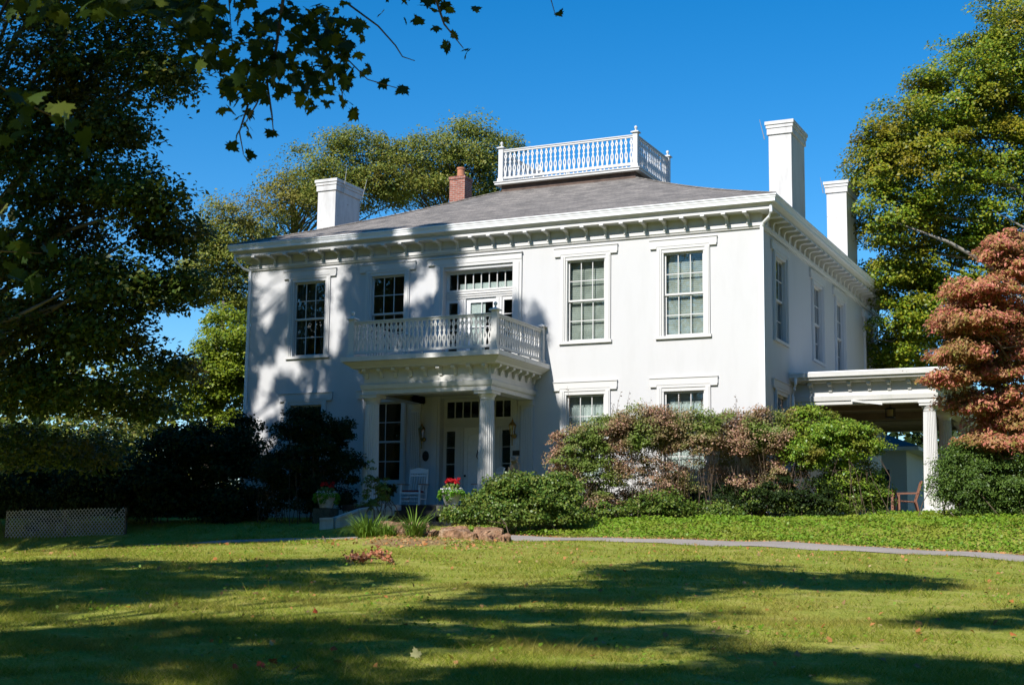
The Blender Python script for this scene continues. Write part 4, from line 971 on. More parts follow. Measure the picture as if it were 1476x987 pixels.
tree('small_tree', 'distant dull green tree low in the gap at the far left', 'tree', (-45, 22, float(gz(-45, 22))), (-45, 22, 4.5), 0.25,
     [L(150, 610, 75, 75, 40, 2.4, 40), L(215, 605, 78, 40, 46, 2.2, 26), L(60, 650, 76, 70, 30, 2.2, 28)], 44, 1.0, 0.2, LM['locust'], 16, 24)
tree('dogwood_tree', 'small dogwood with layered reddish autumn leaves at the right edge', 'tree', (7.5, 0.8, float(gz(7.5, 0.8))), (7.2, 0.7, 7.2), 0.14,
     [L(1440, 365, 37.5, 34, 18, 0.8, 36), L(1470, 395, 37.5, 50, 20, 0.9, 46), L(1420, 425, 37, 55, 17, 0.8, 57), L(1400, 470, 37, 62, 17, 0.9, 72), L(1450, 455, 38, 60, 24, 1.0, 61), L(1385, 515, 36.8, 52, 14, 0.8, 54), L(1365, 550, 36.8, 36, 12, 0.6, 28), L(1450, 520, 38, 60, 28, 1.0, 64), L(1395, 585, 37.4, 40, 13, 0.7, 28), L(1450, 580, 38, 55, 26, 1.0, 50), L(1440, 645, 36.5, 66, 11, 0.8, 61), L(1500, 620, 37.4, 50, 40, 1.0, 54), L(1540, 450, 38, 70, 120, 1.4, 126), L(1420, 620, 38, 50, 16, 0.8, 25), L(1415, 448, 37.6, 56, 14, 0.8, 43), L(1420, 492, 37.6, 60, 14, 0.8, 46), L(1425, 545, 37.6, 56, 16, 0.8, 46), L(1455, 610, 37.8, 50, 18, 0.8, 36), L(1450, 345, 37.8, 22, 8, 0.6, 14)],
     96, 0.33, 0.12, LM['dogwood'], 17, 40, 0.8, 'twig', droop=0.75, up=0.75, rnd=0.4, aspect=0.42)

# ------------------------------------------------------------------ shrubs
def shrub(name, label, cat, lobes, per, crad, lsize, mat_, seed, stems=30, flat=0.8, group=None, stem_mat='twig', **kw):
    rng = np.random.default_rng(seed)
    cl, ctr = lobes_to_clumps(lobes, rng, kw.pop('shell', 0.35))
    P, N = leaves_in(cl, ctr, per, crad, flat, rng, kw.pop('up', 0.6), kw.pop('out', 0.6), kw.pop('rnd', 0.7))
    keep = P[:, 2] > gz(P[:, 0], P[:, 1])+0.02; P = P[keep]; N = N[keep]
    c0 = cl.mean(0); b = np.array((c0[0], c0[1], float(gz(c0[0], c0[1]))))
    sz = lsize*rng.uniform(0.6, 1.35, len(P)); dr = kw.pop('droop', None)
    v, f = leaf_quads(P-b, N, sz, rng, aspect=kw.pop('aspect', 0.6), tang=None if dr is None else rng.normal(size=P.shape)*0.6+np.array((0, 0, -dr)))
    rt = thing(name, label, cat, b, 0, group)
    mb = MB()
    sr = kw.pop('stem_r', 1.0)
    for k in range(stems):
        tg = cl[rng.integers(len(cl))]
        x, y = tg[0]+rng.normal(0, 0.45), tg[1]+rng.normal(0, 0.25)
        g = np.array((x, y, float(gz(x, y))-0.1))
        md = (g+tg)/2+rng.normal(0, 0.12, 3)
        mb.tube([g-b, md-b, tg-b], [0.014*sr, 0.010*sr, 0.004*sr], 4, cap=False)
        for _ in range(2):
            t2 = cl[rng.integers(len(cl))]
            if np.linalg.norm(t2-md) < 1.3: mb.tube([md-b, (md+t2)/2+rng.normal(0, 0.1, 3)-b, t2-b], [0.008*sr, 0.006*sr, 0.003*sr], 4, cap=False)
    mb.build('stem', M[stem_mat], rt)
    link_np('foliage', v, f, mat_, rt)
    return rt
def W(x, y, z, rx, ry, rz, n): return ((x, y, z), (rx, rz, ry), n)
DD = 40.4
shrub('abelia_shrub', 'broad pinkish brown abelia hedge in front of the right-hand windows', 'shrub',
      [L(830, 655, 38.6, 42, 36, 0.6, 60), L(880, 630, 38.8, 52, 34, 0.7, 90), L(940, 625, 39, 56, 36, 0.7, 100), L(1000, 628, 39.1, 56, 36, 0.7, 100), L(1060, 630, 39.3, 52, 36, 0.7, 90), L(1110, 625, 39.3, 42, 36, 0.7, 70), L(850, 690, 38.6, 56, 30, 0.6, 44), L(950, 680, 39, 70, 24, 0.5, 34), L(960, 712, 38.8, 60, 14, 0.4, 14), L(1070, 685, 39.4, 60, 30, 0.6, 30), L(1125, 680, 39.4, 34, 50, 0.6, 44), L(850, 725, 38.6, 50, 16, 0.4, 12)],
      190, 0.33, 0.060, LM['abelia'], 21, 170, 0.8, stem_r=0.6)
m = MB(); rs = np.random.default_rng(8)
for k in range(26):
    p0 = at(rs.uniform(800, 1130), rs.uniform(600, 625), 39.0+rs.uniform(-0.3, 0.4)); h_ = rs.uniform(0.35, 0.85); dx_, dy_ = rs.normal(0, 0.18, 2)
    m.tube([p0, p0+np.array((dx_*0.3, dy_*0.3, h_*0.55)), p0+np.array((dx_, dy_, h_))], [0.007, 0.005, 0.002], 4, cap=False)
    for q_ in range(7):
        t_ = rs.uniform(0.3, 1.0); c_ = p0+np.array((dx_*t_, dy_*t_, h_*t_)); a_ = rs.uniform(0, 6.28); e_ = 0.028*np.array((math.cos(a_), math.sin(a_), rs.uniform(-0.4, 0.6)))
        m.add([c_, c_+e_+np.array((0, 0, 0.015)), c_+2*e_, c_+e_-np.array((0, 0, 0.015))], [(0, 1, 2, 3)])
m.build('shoot', M['twig'], [o for o in bpy.data.objects if o.name.startswith('abelia_shrub')][0]).matrix_parent_inverse = Matrix.Translation([-c for c in [o for o in bpy.data.objects if o.name.startswith('abelia_shrub')][0].location])
shrub('low_shrub', 'low dark green bushes along the foot of the abelia hedge', 'shrub',
      [L(880, 735, 38.2, 60, 14, 0.4, 30), L(960, 728, 38.2, 56, 20, 0.4, 34), L(1040, 738, 38.4, 60, 10, 0.4, 20), L(1110, 725, 38.6, 42, 26, 0.5, 34), L(1180, 735, 38.4, 60, 14, 0.4, 30), L(1238, 705, 39.0, 30, 38, 0.4, 50), L(1262, 725, 39.0, 16, 20, 0.3, 20), L(1200, 715, 39.2, 30, 24, 0.4, 30)],
      100, 0.28, 0.070, LM['ivy'], 22, 40, stem_r=0.6)
shrub('dark_leaf_row', 'row of low dark leaf clumps behind the abelia hedge', 'shrub',
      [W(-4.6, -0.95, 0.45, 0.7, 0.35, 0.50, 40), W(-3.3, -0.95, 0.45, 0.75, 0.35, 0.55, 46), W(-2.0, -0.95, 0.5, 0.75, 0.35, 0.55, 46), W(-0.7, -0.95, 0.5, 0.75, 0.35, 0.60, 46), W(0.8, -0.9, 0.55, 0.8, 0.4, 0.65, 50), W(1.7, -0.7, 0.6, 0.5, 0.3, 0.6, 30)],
      95, 0.28, 0.075, LM['holly'], 31, 30)  # low dark leaf clumps along the wall behind the hedge
shrub('nandina_shrub', 'bright green nandina bush with red tips beside the side porch', 'shrub',
      [L(1170, 620, 39.2, 42, 24, 0.6, 50), L(1205, 640, 38.8, 60, 34, 0.7, 80), L(1240, 640, 38.8, 38, 26, 0.6, 50), L(1165, 655, 38.8, 40, 26, 0.6, 40), L(1225, 690, 39.2, 46, 44, 0.6, 66), L(1255, 715, 39.2, 32, 22, 0.5, 26), L(1160, 600, 39.4, 22, 12, 0.4, 12), L(1205, 700, 39.0, 26, 30, 0.4, 24)],
      125, 0.32, 0.072, LM['nandina'], 23, 40, stem_r=0.6)
shrub('yew_bush', 'dense rounded dark green yew bush right of the white column', 'shrub',
      [L(1405, 700, 36.5, 60, 52, 0.9, 130), L(1460, 705, 36.6, 55, 52, 0.9, 110), L(1385, 670, 36.5, 34, 28, 0.6, 40), L(1510, 710, 37, 50, 50, 0.9, 60)],
      150, 0.36, 0.075, LM['yew'], 24, 30, aspect=0.4)
shrub('ivy_bush', 'mound of ivy covering the wall right of the porch steps', 'ivy',
      [L(712, 740, 35.6, 44, 18, 0.5, 46), L(745, 722, 35.8, 52, 26, 0.5, 70), L(800, 724, 36.2, 42, 26, 0.5, 56), L(672, 748, 35.2, 26, 8, 0.35, 16), L(765, 704, 36.2, 36, 12, 0.4, 24), L(712, 716, 36, 22, 14, 0.4, 16), L(660, 745, 35.0, 24, 8, 0.25, 18), L(738, 702, 36, 34, 14, 0.35, 30), L(805, 700, 36.4, 26, 12, 0.35, 24), L(690, 725, 35.8, 20, 12, 0.3, 16), L(730, 750, 35.4, 62, 7, 0.3, 40), L(810, 748, 35.9, 40, 8, 0.3, 26)],
      150, 0.30, 0.066, LM['ivy'], 25, 20, aspect=0.85, up=0.35, rnd=0.8)
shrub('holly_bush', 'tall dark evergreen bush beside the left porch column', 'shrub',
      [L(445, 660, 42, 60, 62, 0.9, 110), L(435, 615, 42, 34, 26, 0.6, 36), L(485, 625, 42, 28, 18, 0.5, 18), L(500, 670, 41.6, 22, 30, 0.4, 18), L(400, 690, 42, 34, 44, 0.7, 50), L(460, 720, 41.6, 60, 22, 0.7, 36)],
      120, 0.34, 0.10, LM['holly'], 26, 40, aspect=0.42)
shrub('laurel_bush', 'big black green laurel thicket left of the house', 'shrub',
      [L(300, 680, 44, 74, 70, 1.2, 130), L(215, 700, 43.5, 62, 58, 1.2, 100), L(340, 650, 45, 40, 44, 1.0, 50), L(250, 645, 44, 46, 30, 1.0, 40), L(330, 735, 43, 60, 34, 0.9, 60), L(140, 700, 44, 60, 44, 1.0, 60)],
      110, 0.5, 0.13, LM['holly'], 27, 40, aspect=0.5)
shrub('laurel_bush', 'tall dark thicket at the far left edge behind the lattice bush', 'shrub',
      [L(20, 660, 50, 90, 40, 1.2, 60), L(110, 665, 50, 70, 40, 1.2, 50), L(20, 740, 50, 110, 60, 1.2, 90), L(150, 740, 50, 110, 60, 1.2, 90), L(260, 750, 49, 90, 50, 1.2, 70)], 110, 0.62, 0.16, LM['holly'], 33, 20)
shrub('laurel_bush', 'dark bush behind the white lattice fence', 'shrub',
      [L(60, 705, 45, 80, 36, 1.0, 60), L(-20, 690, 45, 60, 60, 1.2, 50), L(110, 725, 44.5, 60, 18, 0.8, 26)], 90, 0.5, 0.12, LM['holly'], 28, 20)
shrub('ivy_bush', 'straggling vine hanging over the lattice fence', 'vine',
      [L(62, 748, 44.6, 26, 7, 0.2, 22), L(118, 744, 44.6, 18, 6, 0.2, 14), L(45, 765, 44.6, 12, 10, 0.2, 8), L(60, 775, 44.5, 26, 5, 0.2, 10)], 50, 0.24, 0.08, LM['holly'], 34, 10)
shrub('small_vine', 'thin vine climbing the foot of the left porch column', 'vine',
      [L(531, 700, 38.6, 6, 36, 0.1, 12), L(541, 710, 38.6, 6, 26, 0.1, 10), L(553, 706, 38.4, 8, 24, 0.2, 14), L(530, 728, 38.4, 16, 8, 0.2, 10)], 34, 0.15, 0.07, LM['ivy'], 29, 6)
shrub('dark_fern', 'dark drooping potted plant beside the left porch column', 'plant',
      [L(558, 708, 39.4, 11, 14, 0.15, 14)], 60, 0.16, 0.09, LM['holly'], 30, 4, droop=1.0)

# ------------------------------------------------------------------ shade trees behind and left of the viewer (their shadows fall on lawn and house)
def inpoly(x, y, poly):
    x = np.asarray(x); y = np.asarray(y); r = np.zeros(x.shape, bool); n = len(poly)
    for i in range(n):
        x0, y0 = poly[i]; x1, y1 = poly[(i+1) % n]
        if y0 == y1: continue
        c = ((y0 > y) != (y1 > y)) & (x < (x1-x0)*(y-y0)/(y1-y0)+x0); r ^= c
    return r
LAWN_SHADE = [
 [(-60, 812), (150, 806), (300, 812), (430, 806), (520, 802), (505, 815), (400, 824), (470, 829), (560, 826), (610, 838), (480, 850), (330, 848), (280, 862), (200, 870), (90, 882), (-60, 888)],
 [(-60, 916), (60, 906), (190, 900), (300, 893), (430, 905), (560, 896), (700, 905), (830, 899), (960, 905), (1060, 914), (900, 926), (700, 924), (620, 934), (545, 940), (520, 962), (560, 1010), (-60, 1010)],
 [(640, 868), (720, 850), (800, 845), (855, 838), (870, 814), (1010, 809), (1120, 814), (1130, 826), (1260, 827), (1378, 837), (1372, 848), (1200, 849), (1050, 851), (1000, 862), (900, 872), (780, 868), (700, 876)],
 [(540, 886), (640, 880), (700, 877), (820, 886), (860, 880), (1000, 878), (1060, 886), (940, 896), (800, 893), (680, 894), (590, 895)],
 [(740, 925), (860, 914), (980, 911), (1110, 920), (1000, 930), (1110, 940), (1300, 950), (1520, 962), (1520, 1010), (900, 1010), (860, 965), (1010, 961), (1000, 946), (900, 931)],
 [(1290, 894), (1380, 885), (1530, 876), (1530, 907), (1380, 906), (1300, 902)],
 [(540, 1010), (600, 974), (720, 978), (800, 969), (900, 1010)]]
SR = np.random.default_rng(77)
def keep_out_of_frame(C_, mx=90):
    p = proj(C_); inside = (p[:, 2] > 0.3) & (p[:, 0] > -mx) & (p[:, 0] < W0+mx) & (p[:, 1] > -mx) & (p[:, 1] < H0+mx)
    return ~inside & (np.linalg.norm(C_-CAM, axis=1) > 3.5)
N0 = 8500
gx = SR.uniform(-27, 14, N0); gy = SR.uniform(-32, -9.5, N0); G = np.stack([gx, gy, gz(gx, gy)], 1); gp = proj(G)
ins = np.zeros(N0, bool)
for pl in LAWN_SHADE: ins |= inpoly(gp[:, 0], gp[:, 1], pl)
G = G[ins]
C1 = G-SUN*SR.uniform(12.5, 18.0, len(G))[:, None]
C1 = C1[keep_out_of_frame(C1)]
FAC_SHADE = [[(330, 330), (640, 325), (668, 362), (645, 400), (660, 440), (640, 470), (715, 505), (735, 560), (710, 600), (560, 720), (330, 700)], [(735, 480), (745, 425), (760, 470), (775, 440), (785, 490), (740, 500)]]
LIT = [(384, 432, 15, 46), (404, 410, 14, 22), (478, 392, 22, 22), (482, 470, 12, 48), (622, 408, 14, 26), (590, 425, 12, 16), (412, 522, 18, 20), (384, 545, 14, 22), (400, 590, 10, 16), (374, 600, 12, 30), (380, 645, 20, 20), (450, 566, 12, 16), (505, 358, 30, 14), (460, 345, 60, 10), (595, 352, 14, 40), (532, 585, 12, 30), (640, 552, 60, 8), (700, 640, 20, 40), (560, 706, 24, 16), (430, 535, 12, 10)]
SR = np.random.default_rng(2024); N1 = 4200
fp = np.stack([SR.uniform(330, 790, N1), SR.uniform(325, 720, N1)], 1)
ok = np.zeros(N1, bool)
for pl in FAC_SHADE: ok |= inpoly(fp[:, 0], fp[:, 1], pl)
for (a, b_, ra, rb_) in LIT: ok &= ((fp[:, 0]-a)/(ra+4))**2+((fp[:, 1]-b_)/(rb_+5))**2 > 1.0
FP_ = np.array([on(x, y, 'y', 0.0) for x, y in fp[ok]])
bp_ = np.stack([SR.uniform(490, 730, 420), SR.uniform(432, 700, 420)], 1); bk = np.ones(420, bool)
for (a, b_, ra, rb_) in ((640, 548, 64, 9), (560, 548, 26, 8), (545, 560, 20, 14), (532, 590, 10, 26), (715, 482, 14, 18), (700, 650, 14, 34), (700, 600, 12, 14), (640, 480, 10, 12)): bk &= ((bp_[:, 0]-a)/ra)**2+((bp_[:, 1]-b_)/rb_)**2 > 1.0
FP_ = np.concatenate([FP_, np.array([on(x, y, 'y', -3.3) for x, y in bp_[bk]])])
C2 = FP_-SUN*SR.uniform(17, 24, len(FP_))[:, None]
C2 = C2[keep_out_of_frame(C2, 40)]
# shade over the left maple, the laurels and the lattice
SR = np.random.default_rng(555); lt = SR.uniform(0, 1, (430, 3)); px_ = -40+lt[:, 0]*330; py_ = -40+lt[:, 1]*720; dd_ = 32+lt[:, 2]*6
sel = ~((px_ > 150) & (py_ > 40) & (py_ < 190)) & ~((px_ < 120) & (py_ > 20) & (py_ < 90) & (dd_ < 34)); T3 = np.array([at(a, b_, c) for a, b_, c in zip(px_[sel], py_[sel], dd_[sel])])
C3 = T3-SUN*SR.uniform(11, 18, len(T3))[:, None]
T4_ = np.stack([SR.uniform(-27, -11.5, 330), SR.uniform(-8, -1, 330), SR.uniform(0, 4, 330)], 1); C4 = T4_-SUN*SR.uniform(16, 24, 330)[:, None]
T5_ = np.stack([SR.uniform(-25, -16.5, 260), SR.uniform(-6, -3.5, 260), SR.uniform(-0.6, 2.5, 260)], 1); C4 = np.concatenate([C4, T5_-SUN*SR.uniform(15, 22, 260)[:, None]])
C3 = np.concatenate([C3, C4]); C3 = C3[keep_out_of_frame(C3)]
TRK = [(-24.0, -19.5, 'tall maple left of the view whose shade dapples the house front'), (-17.0, -33.0, 'tall maple left of the view shading the left side of the lawn'),
       (-1.5, -46.0, 'maple behind the viewer with a leafy branch hanging into the top left'), (13.0, -50.0, 'maple behind the viewer shading the right side of the lawn')]
SR = np.random.default_rng(556); nl = SR.uniform(0, 1, (260, 3)); C5 = np.array([at(-30+620*a, -30+190*b_, 6.9+0.7*c) if i_ % 4 else at(-30+170*a, 90+340*b_, 5.2+0.4*c) for i_, (a, b_, c) in enumerate(nl)])
C5 = C5-SUN*SR.uniform(2.2, 6.5, len(C5))[:, None]; C5 = C5[keep_out_of_frame(C5, 60)]  # unseen crown clumps added to shade the hanging leaves
allC = np.concatenate([C1, C2, C3, C5]); nn_ = [len(C1), len(C2), len(C3), len(C5)]
rad = np.repeat([0.44, 0.32, 0.95, 0.36], nn_); per_ = np.repeat([42, 26, 60, 26], nn_); ls_ = np.repeat([0.19, 0.15, 0.27, 0.17], nn_)
own = np.argmin(np.stack([(allC[:, 0]-t[0])**2+(allC[:, 1]-t[1])**2 for t in TRK]), 0)
shade_trees = []
for k, (tx, ty, lab) in enumerate(TRK):
    s_ = own == k; rng = np.random.default_rng(90+k); cl = allC[s_]
    ii = np.repeat(np.arange(len(cl)), per_[s_]); d_ = rng.normal(size=(len(ii), 3)); d_ /= np.linalg.norm(d_, axis=1, keepdims=True); d_ *= (rng.random(len(ii))**0.4)[:, None]
    P = cl[ii]+d_*rad[s_][ii][:, None]*np.array((1, 1, 0.75)); N = np.array((0, 0, 0.9))+rng.normal(size=P.shape)*0.6
    P_ok = keep_out_of_frame(P, 12); P = P[P_ok]; N = N[P_ok]; sz = ls_[s_][ii][P_ok]*rng.uniform(0.7, 1.3, len(P))
    b = np.array((tx, ty, float(gz(tx, ty)))); v, f = leaf_quads(P-b, N, sz, rng, 0.8)
    rt = thing('maple_tree', lab, 'tree', b); mb = MB(); top = cl.mean(0)*0.3+b*0.7; top[2] = cl[:, 2].max()-1.0
    # limbs only to clumps whose way stays outside the picture
    good = keep_out_of_frame((cl+np.array((tx, ty, 6.0)))/2, 60)
    limbs(mb, np.array((0, 0, -0.3)), top-b, 0.45, (cl-b)[good], rng, 36)
    mb.build('trunk', M['bark'], rt, smooth=True); link_np('crown', v, f, LM['maple'], rt); shade_trees.append(rt)

# the leafy branch that hangs into the picture belongs to the maple behind the viewer
LM['near'] = leafmat(spec=0.15, name='darkened_near_leaf', cols=[(0.018, 0.036, 0.007), (0.026, 0.05, 0.009), (0.04, 0.07, 0.011), (0.11, 0.13, 0.016)], transl=0.38, rough=0.5)  # leaf colour darkened so the hanging leaves read as shaded silhouettes
BR = [(290, 55, 34, 50, 26, 7.1), (470, 110, 40, 26, 22, 7.3), (270, 20, 60, 26, 24, 6.9), (60, 0, 120, 34, 60, 6.5), (200, 0, 90, 22, 40, 7), (330, 50, 64, 56, 42, 7.2), (420, 60, 76, 56, 60, 7.4), (400, 115, 66, 36, 36, 7.2), (340, 115, 28, 28, 16, 7), (480, 45, 46, 46, 26, 7.4), (512, 95, 22, 22, 8, 7.5), (440, 152, 22, 12, 5, 7.2), (345, 158, 26, 12, 9, 7.2), (350, 188, 14, 8, 4, 7.2), (352, 222, 10, 6, 2, 7.2), (333, 210, 4, 4, 1, 7.2), (393, 188, 6, 6, 2, 7.3), (386, 165, 8, 8, 2, 7.3), (492, 150, 24, 8, 5, 7.5), (508, 166, 12, 4, 3, 7.5), (555, 122, 8, 6, 2, 7.6), (582, 134, 10, 6, 3, 7.6),
      (592, 28, 12, 8, 3, 7.8), (628, 24, 28, 20, 8, 7.8), (652, 60, 16, 12, 4, 7.8), (674, 74, 6, 5, 2, 7.8), (682, 10, 6, 6, 2, 7.8), (618, 2, 20, 8, 5, 7.8), (800, 20, 8, 7, 2, 8), (548, 22, 6, 5, 1, 7.8), (1042, -6, 8, 4, 2, 8), (560, -6, 40, 8, 6, 7.8),
      (25, 136, 30, 10, 4, 4.8), (92, 176, 20, 14, 4, 5.0), (122, 206, 12, 16, 3, 5.0), (60, 150, 46, 26, 8, 5.2), (14, 190, 20, 20, 5, 5.2), (45, 360, 36, 14, 6, 5.8), (28, 396, 30, 14, 5, 5.8), (10, 342, 12, 8, 3, 5.8), (45, 410, 20, 10, 3, 5.8)]
rng = np.random.default_rng(123); P = []
for (a, b_, ra, rb_, n, dp_) in BR:
    for _ in range(n if n < 12 else int(n*2.3)):
        q_ = rng.normal(size=2); q_ /= np.linalg.norm(q_); q_ *= rng.random()**0.5
        P.append(at(a+ra*q_[0], b_+rb_*q_[1], dp_+rng.normal(0, 0.25)))
P = np.array(P); N = rng.normal(size=P.shape)*0.75+np.array((0, 0, 0.5))-CF*0.35
tng = rng.normal(size=P.shape)*0.55+np.array((0, 0, -0.8))
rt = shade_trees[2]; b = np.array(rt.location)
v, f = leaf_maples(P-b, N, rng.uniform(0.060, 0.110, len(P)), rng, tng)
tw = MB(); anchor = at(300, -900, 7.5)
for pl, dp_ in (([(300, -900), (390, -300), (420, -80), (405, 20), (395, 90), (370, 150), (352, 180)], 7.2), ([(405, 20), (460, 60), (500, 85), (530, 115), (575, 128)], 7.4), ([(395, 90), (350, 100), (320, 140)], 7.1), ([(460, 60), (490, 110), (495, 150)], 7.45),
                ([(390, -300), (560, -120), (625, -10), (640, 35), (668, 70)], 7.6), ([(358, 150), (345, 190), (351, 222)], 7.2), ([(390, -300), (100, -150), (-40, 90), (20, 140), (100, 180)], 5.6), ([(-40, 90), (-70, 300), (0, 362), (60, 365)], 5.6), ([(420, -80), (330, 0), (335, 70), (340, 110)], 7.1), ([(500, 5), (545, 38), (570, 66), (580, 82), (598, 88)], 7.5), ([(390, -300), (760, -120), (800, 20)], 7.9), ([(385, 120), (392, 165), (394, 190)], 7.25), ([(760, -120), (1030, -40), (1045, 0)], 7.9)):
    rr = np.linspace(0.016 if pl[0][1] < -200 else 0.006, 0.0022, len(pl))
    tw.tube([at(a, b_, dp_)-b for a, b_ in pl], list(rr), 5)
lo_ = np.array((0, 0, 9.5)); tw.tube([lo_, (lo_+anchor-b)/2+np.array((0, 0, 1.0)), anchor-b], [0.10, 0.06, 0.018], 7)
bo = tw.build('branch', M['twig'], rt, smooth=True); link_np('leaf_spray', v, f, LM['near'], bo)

# ------------------------------------------------------------------ far woods seen in gaps; added woods mirrored in windows and cutting skylight
def woods(name, pts, h, seed, mat_, n_per=30, lsz=0.55):
    rng = np.random.default_rng(seed); P = []
    for (x, y) in pts:
        hh = h*rng.uniform(0.75, 1.2); z0 = float(gz(x, y)); n = n_per*26
        q_ = rng.normal(size=(n, 3)); q_ /= np.linalg.norm(q_, axis=1, keepdims=True); q_ *= (rng.random(n)**0.4)[:, None]
        q_ = q_*(1+0.25*np.sin(3*q_[:, :1]*4+x)*np.sin(q_[:, 2:]*9+y))
        P.append(np.array((x, y, z0+hh*0.5))+q_*np.array((hh*0.42, hh*0.42, hh*0.55)))
    P = np.concatenate(P); N = rng.normal(size=P.shape)+np.array((0, 0, 0.6))
    v, f = leaf_quads(P, N, lsz*rng.uniform(0.6, 1.4, len(P)), rng, 0.8)
    return tag(link_np(name, v, f, mat_), kind='stuff')
woods('far_woodland', [(-110+6.5*i+3*math.sin(i*2.1), 88+9*math.sin(i*1.7)+0.05*i) for i in range(30)], 18.0, 5, LM['locust'], 60, 0.6)
woods('left_woodland', [tuple(at(-80+38*i, 640, 112+9*math.sin(i*1.9))[:2]) for i in range(9)], 19.0, 10, LM['locust'], 70, 0.5)
woods('near_thicket', [(-6, 46), (-1, 44), (4, 47), (9, 45), (14, 43), (-12, 47), (20, 46)], 12.5, 6, LM['holly'], 110, 0.36)
woods('unseen_wood_behind_viewer', [(-75+9*i, -84-7*math.sin(i*1.3)) for i in range(18)], 29.0, 7, LM['maple_dark'], 60, 1.1)  # unseen; added for window reflections and raised to block low skylight
woods('sky_blocking_wood_right', [(33+3*math.sin(i*2.2), -66+10*i) for i in range(9)]+[(27+2*math.sin(i*1.7), -58+9*i) for i in range(5)], 25.0, 8, LM['maple_dark'], 70, 0.9)  # added tree rows out of view that cut the skylight on the lawn
woods('sky_blocking_wood_left', [(-47+3*math.sin(i*2.2), -68+10*i) for i in range(9)]+[(-40+3*math.sin(i*1.4), -60+9*i) for i in range(4)], 25.0, 9, LM['maple_dark'], 70, 0.9)  # matching rows on the left, added to reduce ambient skylight

# ------------------------------------------------------------------ stump, straps, pots, fallen things
def stump():
    m = MB(); rs = np.random.default_rng(31)
    def lump(cx, cy, rx, ry, z0, z1, seed):
        r_ = np.random.default_rng(seed); n = 64; ph = r_.uniform(0, 6.28, 6); st = len(m.v); V = []; lev = [(1.25, 0.0), (1.12, 0.25), (1.04, 0.5), (1.01, 0.75), (1.0, 0.96), (0.97, 1.0), (0.7, 1.0), (0.4, 0.99), (0.15, 1.0)]
        for (rr, zt) in lev:
            for k in range(n):
                a = 2*math.pi*k/n
                w = 1+0.11*math.sin(3*a+ph[0])+0.08*math.sin(7*a+ph[1]+2*zt)+0.05*math.sin(13*a+ph[2])+0.10*abs(math.sin(11*a+ph[5]))+r_.normal(0, 0.03)
                V.append((cx+rx*rr*w*math.cos(a), cy+ry*rr*w*math.sin(a), z0+(z1-z0)*(zt+0.10*zt*math.sin(2*a+ph[3])+0.05*math.sin(5*a+ph[4])*zt+r_.normal(0, 0.03)*(zt > 0.1))))
        F = [(i*n+k, i*n+(k+1) % n, (i+1)*n+(k+1) % n, (i+1)*n+k) for i in range(len(lev)-1) for k in range(n)]+[tuple((len(lev)-1)*n+k for k in range(n))]
        m.add(V, F)
    lump(-4.30, -12.3, 0.46, 0.42, -0.85, -0.30, 1); lump(-2.78, -12.3, 0.62, 0.42, -0.9, -0.40, 2); lump(-3.50, -12.15, 0.50, 0.4, -0.9, -0.43, 3); lump(-2.18, -12.5, 0.30, 0.26, -0.95, -0.52, 4)
    mt, nt, b = newmat('weathered_stump_wood'); n1 = noise(nt, 3.0, 8, 0.7); n2 = noise(nt, 14, 6, 0.7)
    c = ramp(nt, n1.outputs['Fac'], [(0.3, (0.12, 0.065, 0.035)), (0.5, (0.38, 0.22, 0.13)), (0.68, (0.58, 0.44, 0.31))])
    c2 = ramp(nt, n2.outputs['Fac'], [(0.35, (0.5, 0.48, 0.45)), (0.65, (1.15, 1.1, 1.05))])
    nt.links.new(mix(nt, 1.0, c.outputs[0], c2.outputs[0], 'MULTIPLY'), b.inputs['Base Color']); b.inputs['Roughness'].default_value = 0.95; bump(nt, b, n2.outputs['Fac'], 1.0, 0.06)
    return tag(m.build('tree_stump', mt), 'low broken reddish brown tree stump in the middle of the lawn edge', 'stump')
stump()
def straps(loc, n, h, spread, seed, label, w=0.018):
    rng = np.random.default_rng(seed); V = []; F = []
    for _ in range(n):
        a = rng.uniform(0, 6.283); ln = h*rng.uniform(0.6, 1.2); lean = rng.uniform(0.1, 1.0)*spread; r0 = rng.random()*0.12*spread/0.4
        dx, dy = math.cos(a), math.sin(a); o0 = len(V); th0 = rng.uniform(0.05, 0.45)*spread/0.6; th1 = rng.uniform(0.6, 2.5); hor = r0; z = 0.0
        for k in range(6):
            t = k/5; ww = w*(1-t**2.2)*0.5+0.001; th = th0+(th1-th0)*t**1.4
            if k: hor += ln*0.24*math.sin(th); z += ln*0.24*math.cos(th)
            V += [(dx*hor-dy*ww, dy*hor+dx*ww, z), (dx*hor+dy*ww, dy*hor-dx*ww, z)]
        F += [(o0+2*k, o0+2*k+1, o0+2*k+3, o0+2*k+2) for k in range(5)]
    rt = link_np('daylily_clump', np.array(V), np.array(F), LM['blade']); rt.location = loc
    return tag(rt, label, 'plant', 'strap leaved clumps by the stump')
def gp3(x, y, dz=0.0): return (x, y, float(gz(x, y))+dz)
straps(gp3(-5.05, -12.6), 420, 0.50, 0.85, 1, 'wide dark clump of strap leaves left of the stump', 0.022)
straps(gp3(-3.75, -12.95), 130, 0.55, 0.65, 2, 'upright bright clump of strap leaves in front of the stump', 0.024)
straps(gp3(-4.40, -12.95), 220, 0.26, 0.50, 3, 'low weedy clump between the two strap leaved clumps', 0.016)
shrub('weed_patch', 'patch of low weeds spreading right of the stump', 'weeds', [((-2.5, -13.3, -0.75), (0.9, 0.08, 0.5), 40), ((-1.4, -13.2, -0.80), (0.5, 0.08, 0.5), 22), ((-5.9, -13.4, -0.80), (0.6, 0.08, 0.5), 30)], 26, 0.16, 0.055, LM['nandina'], 41, 4, aspect=0.4)

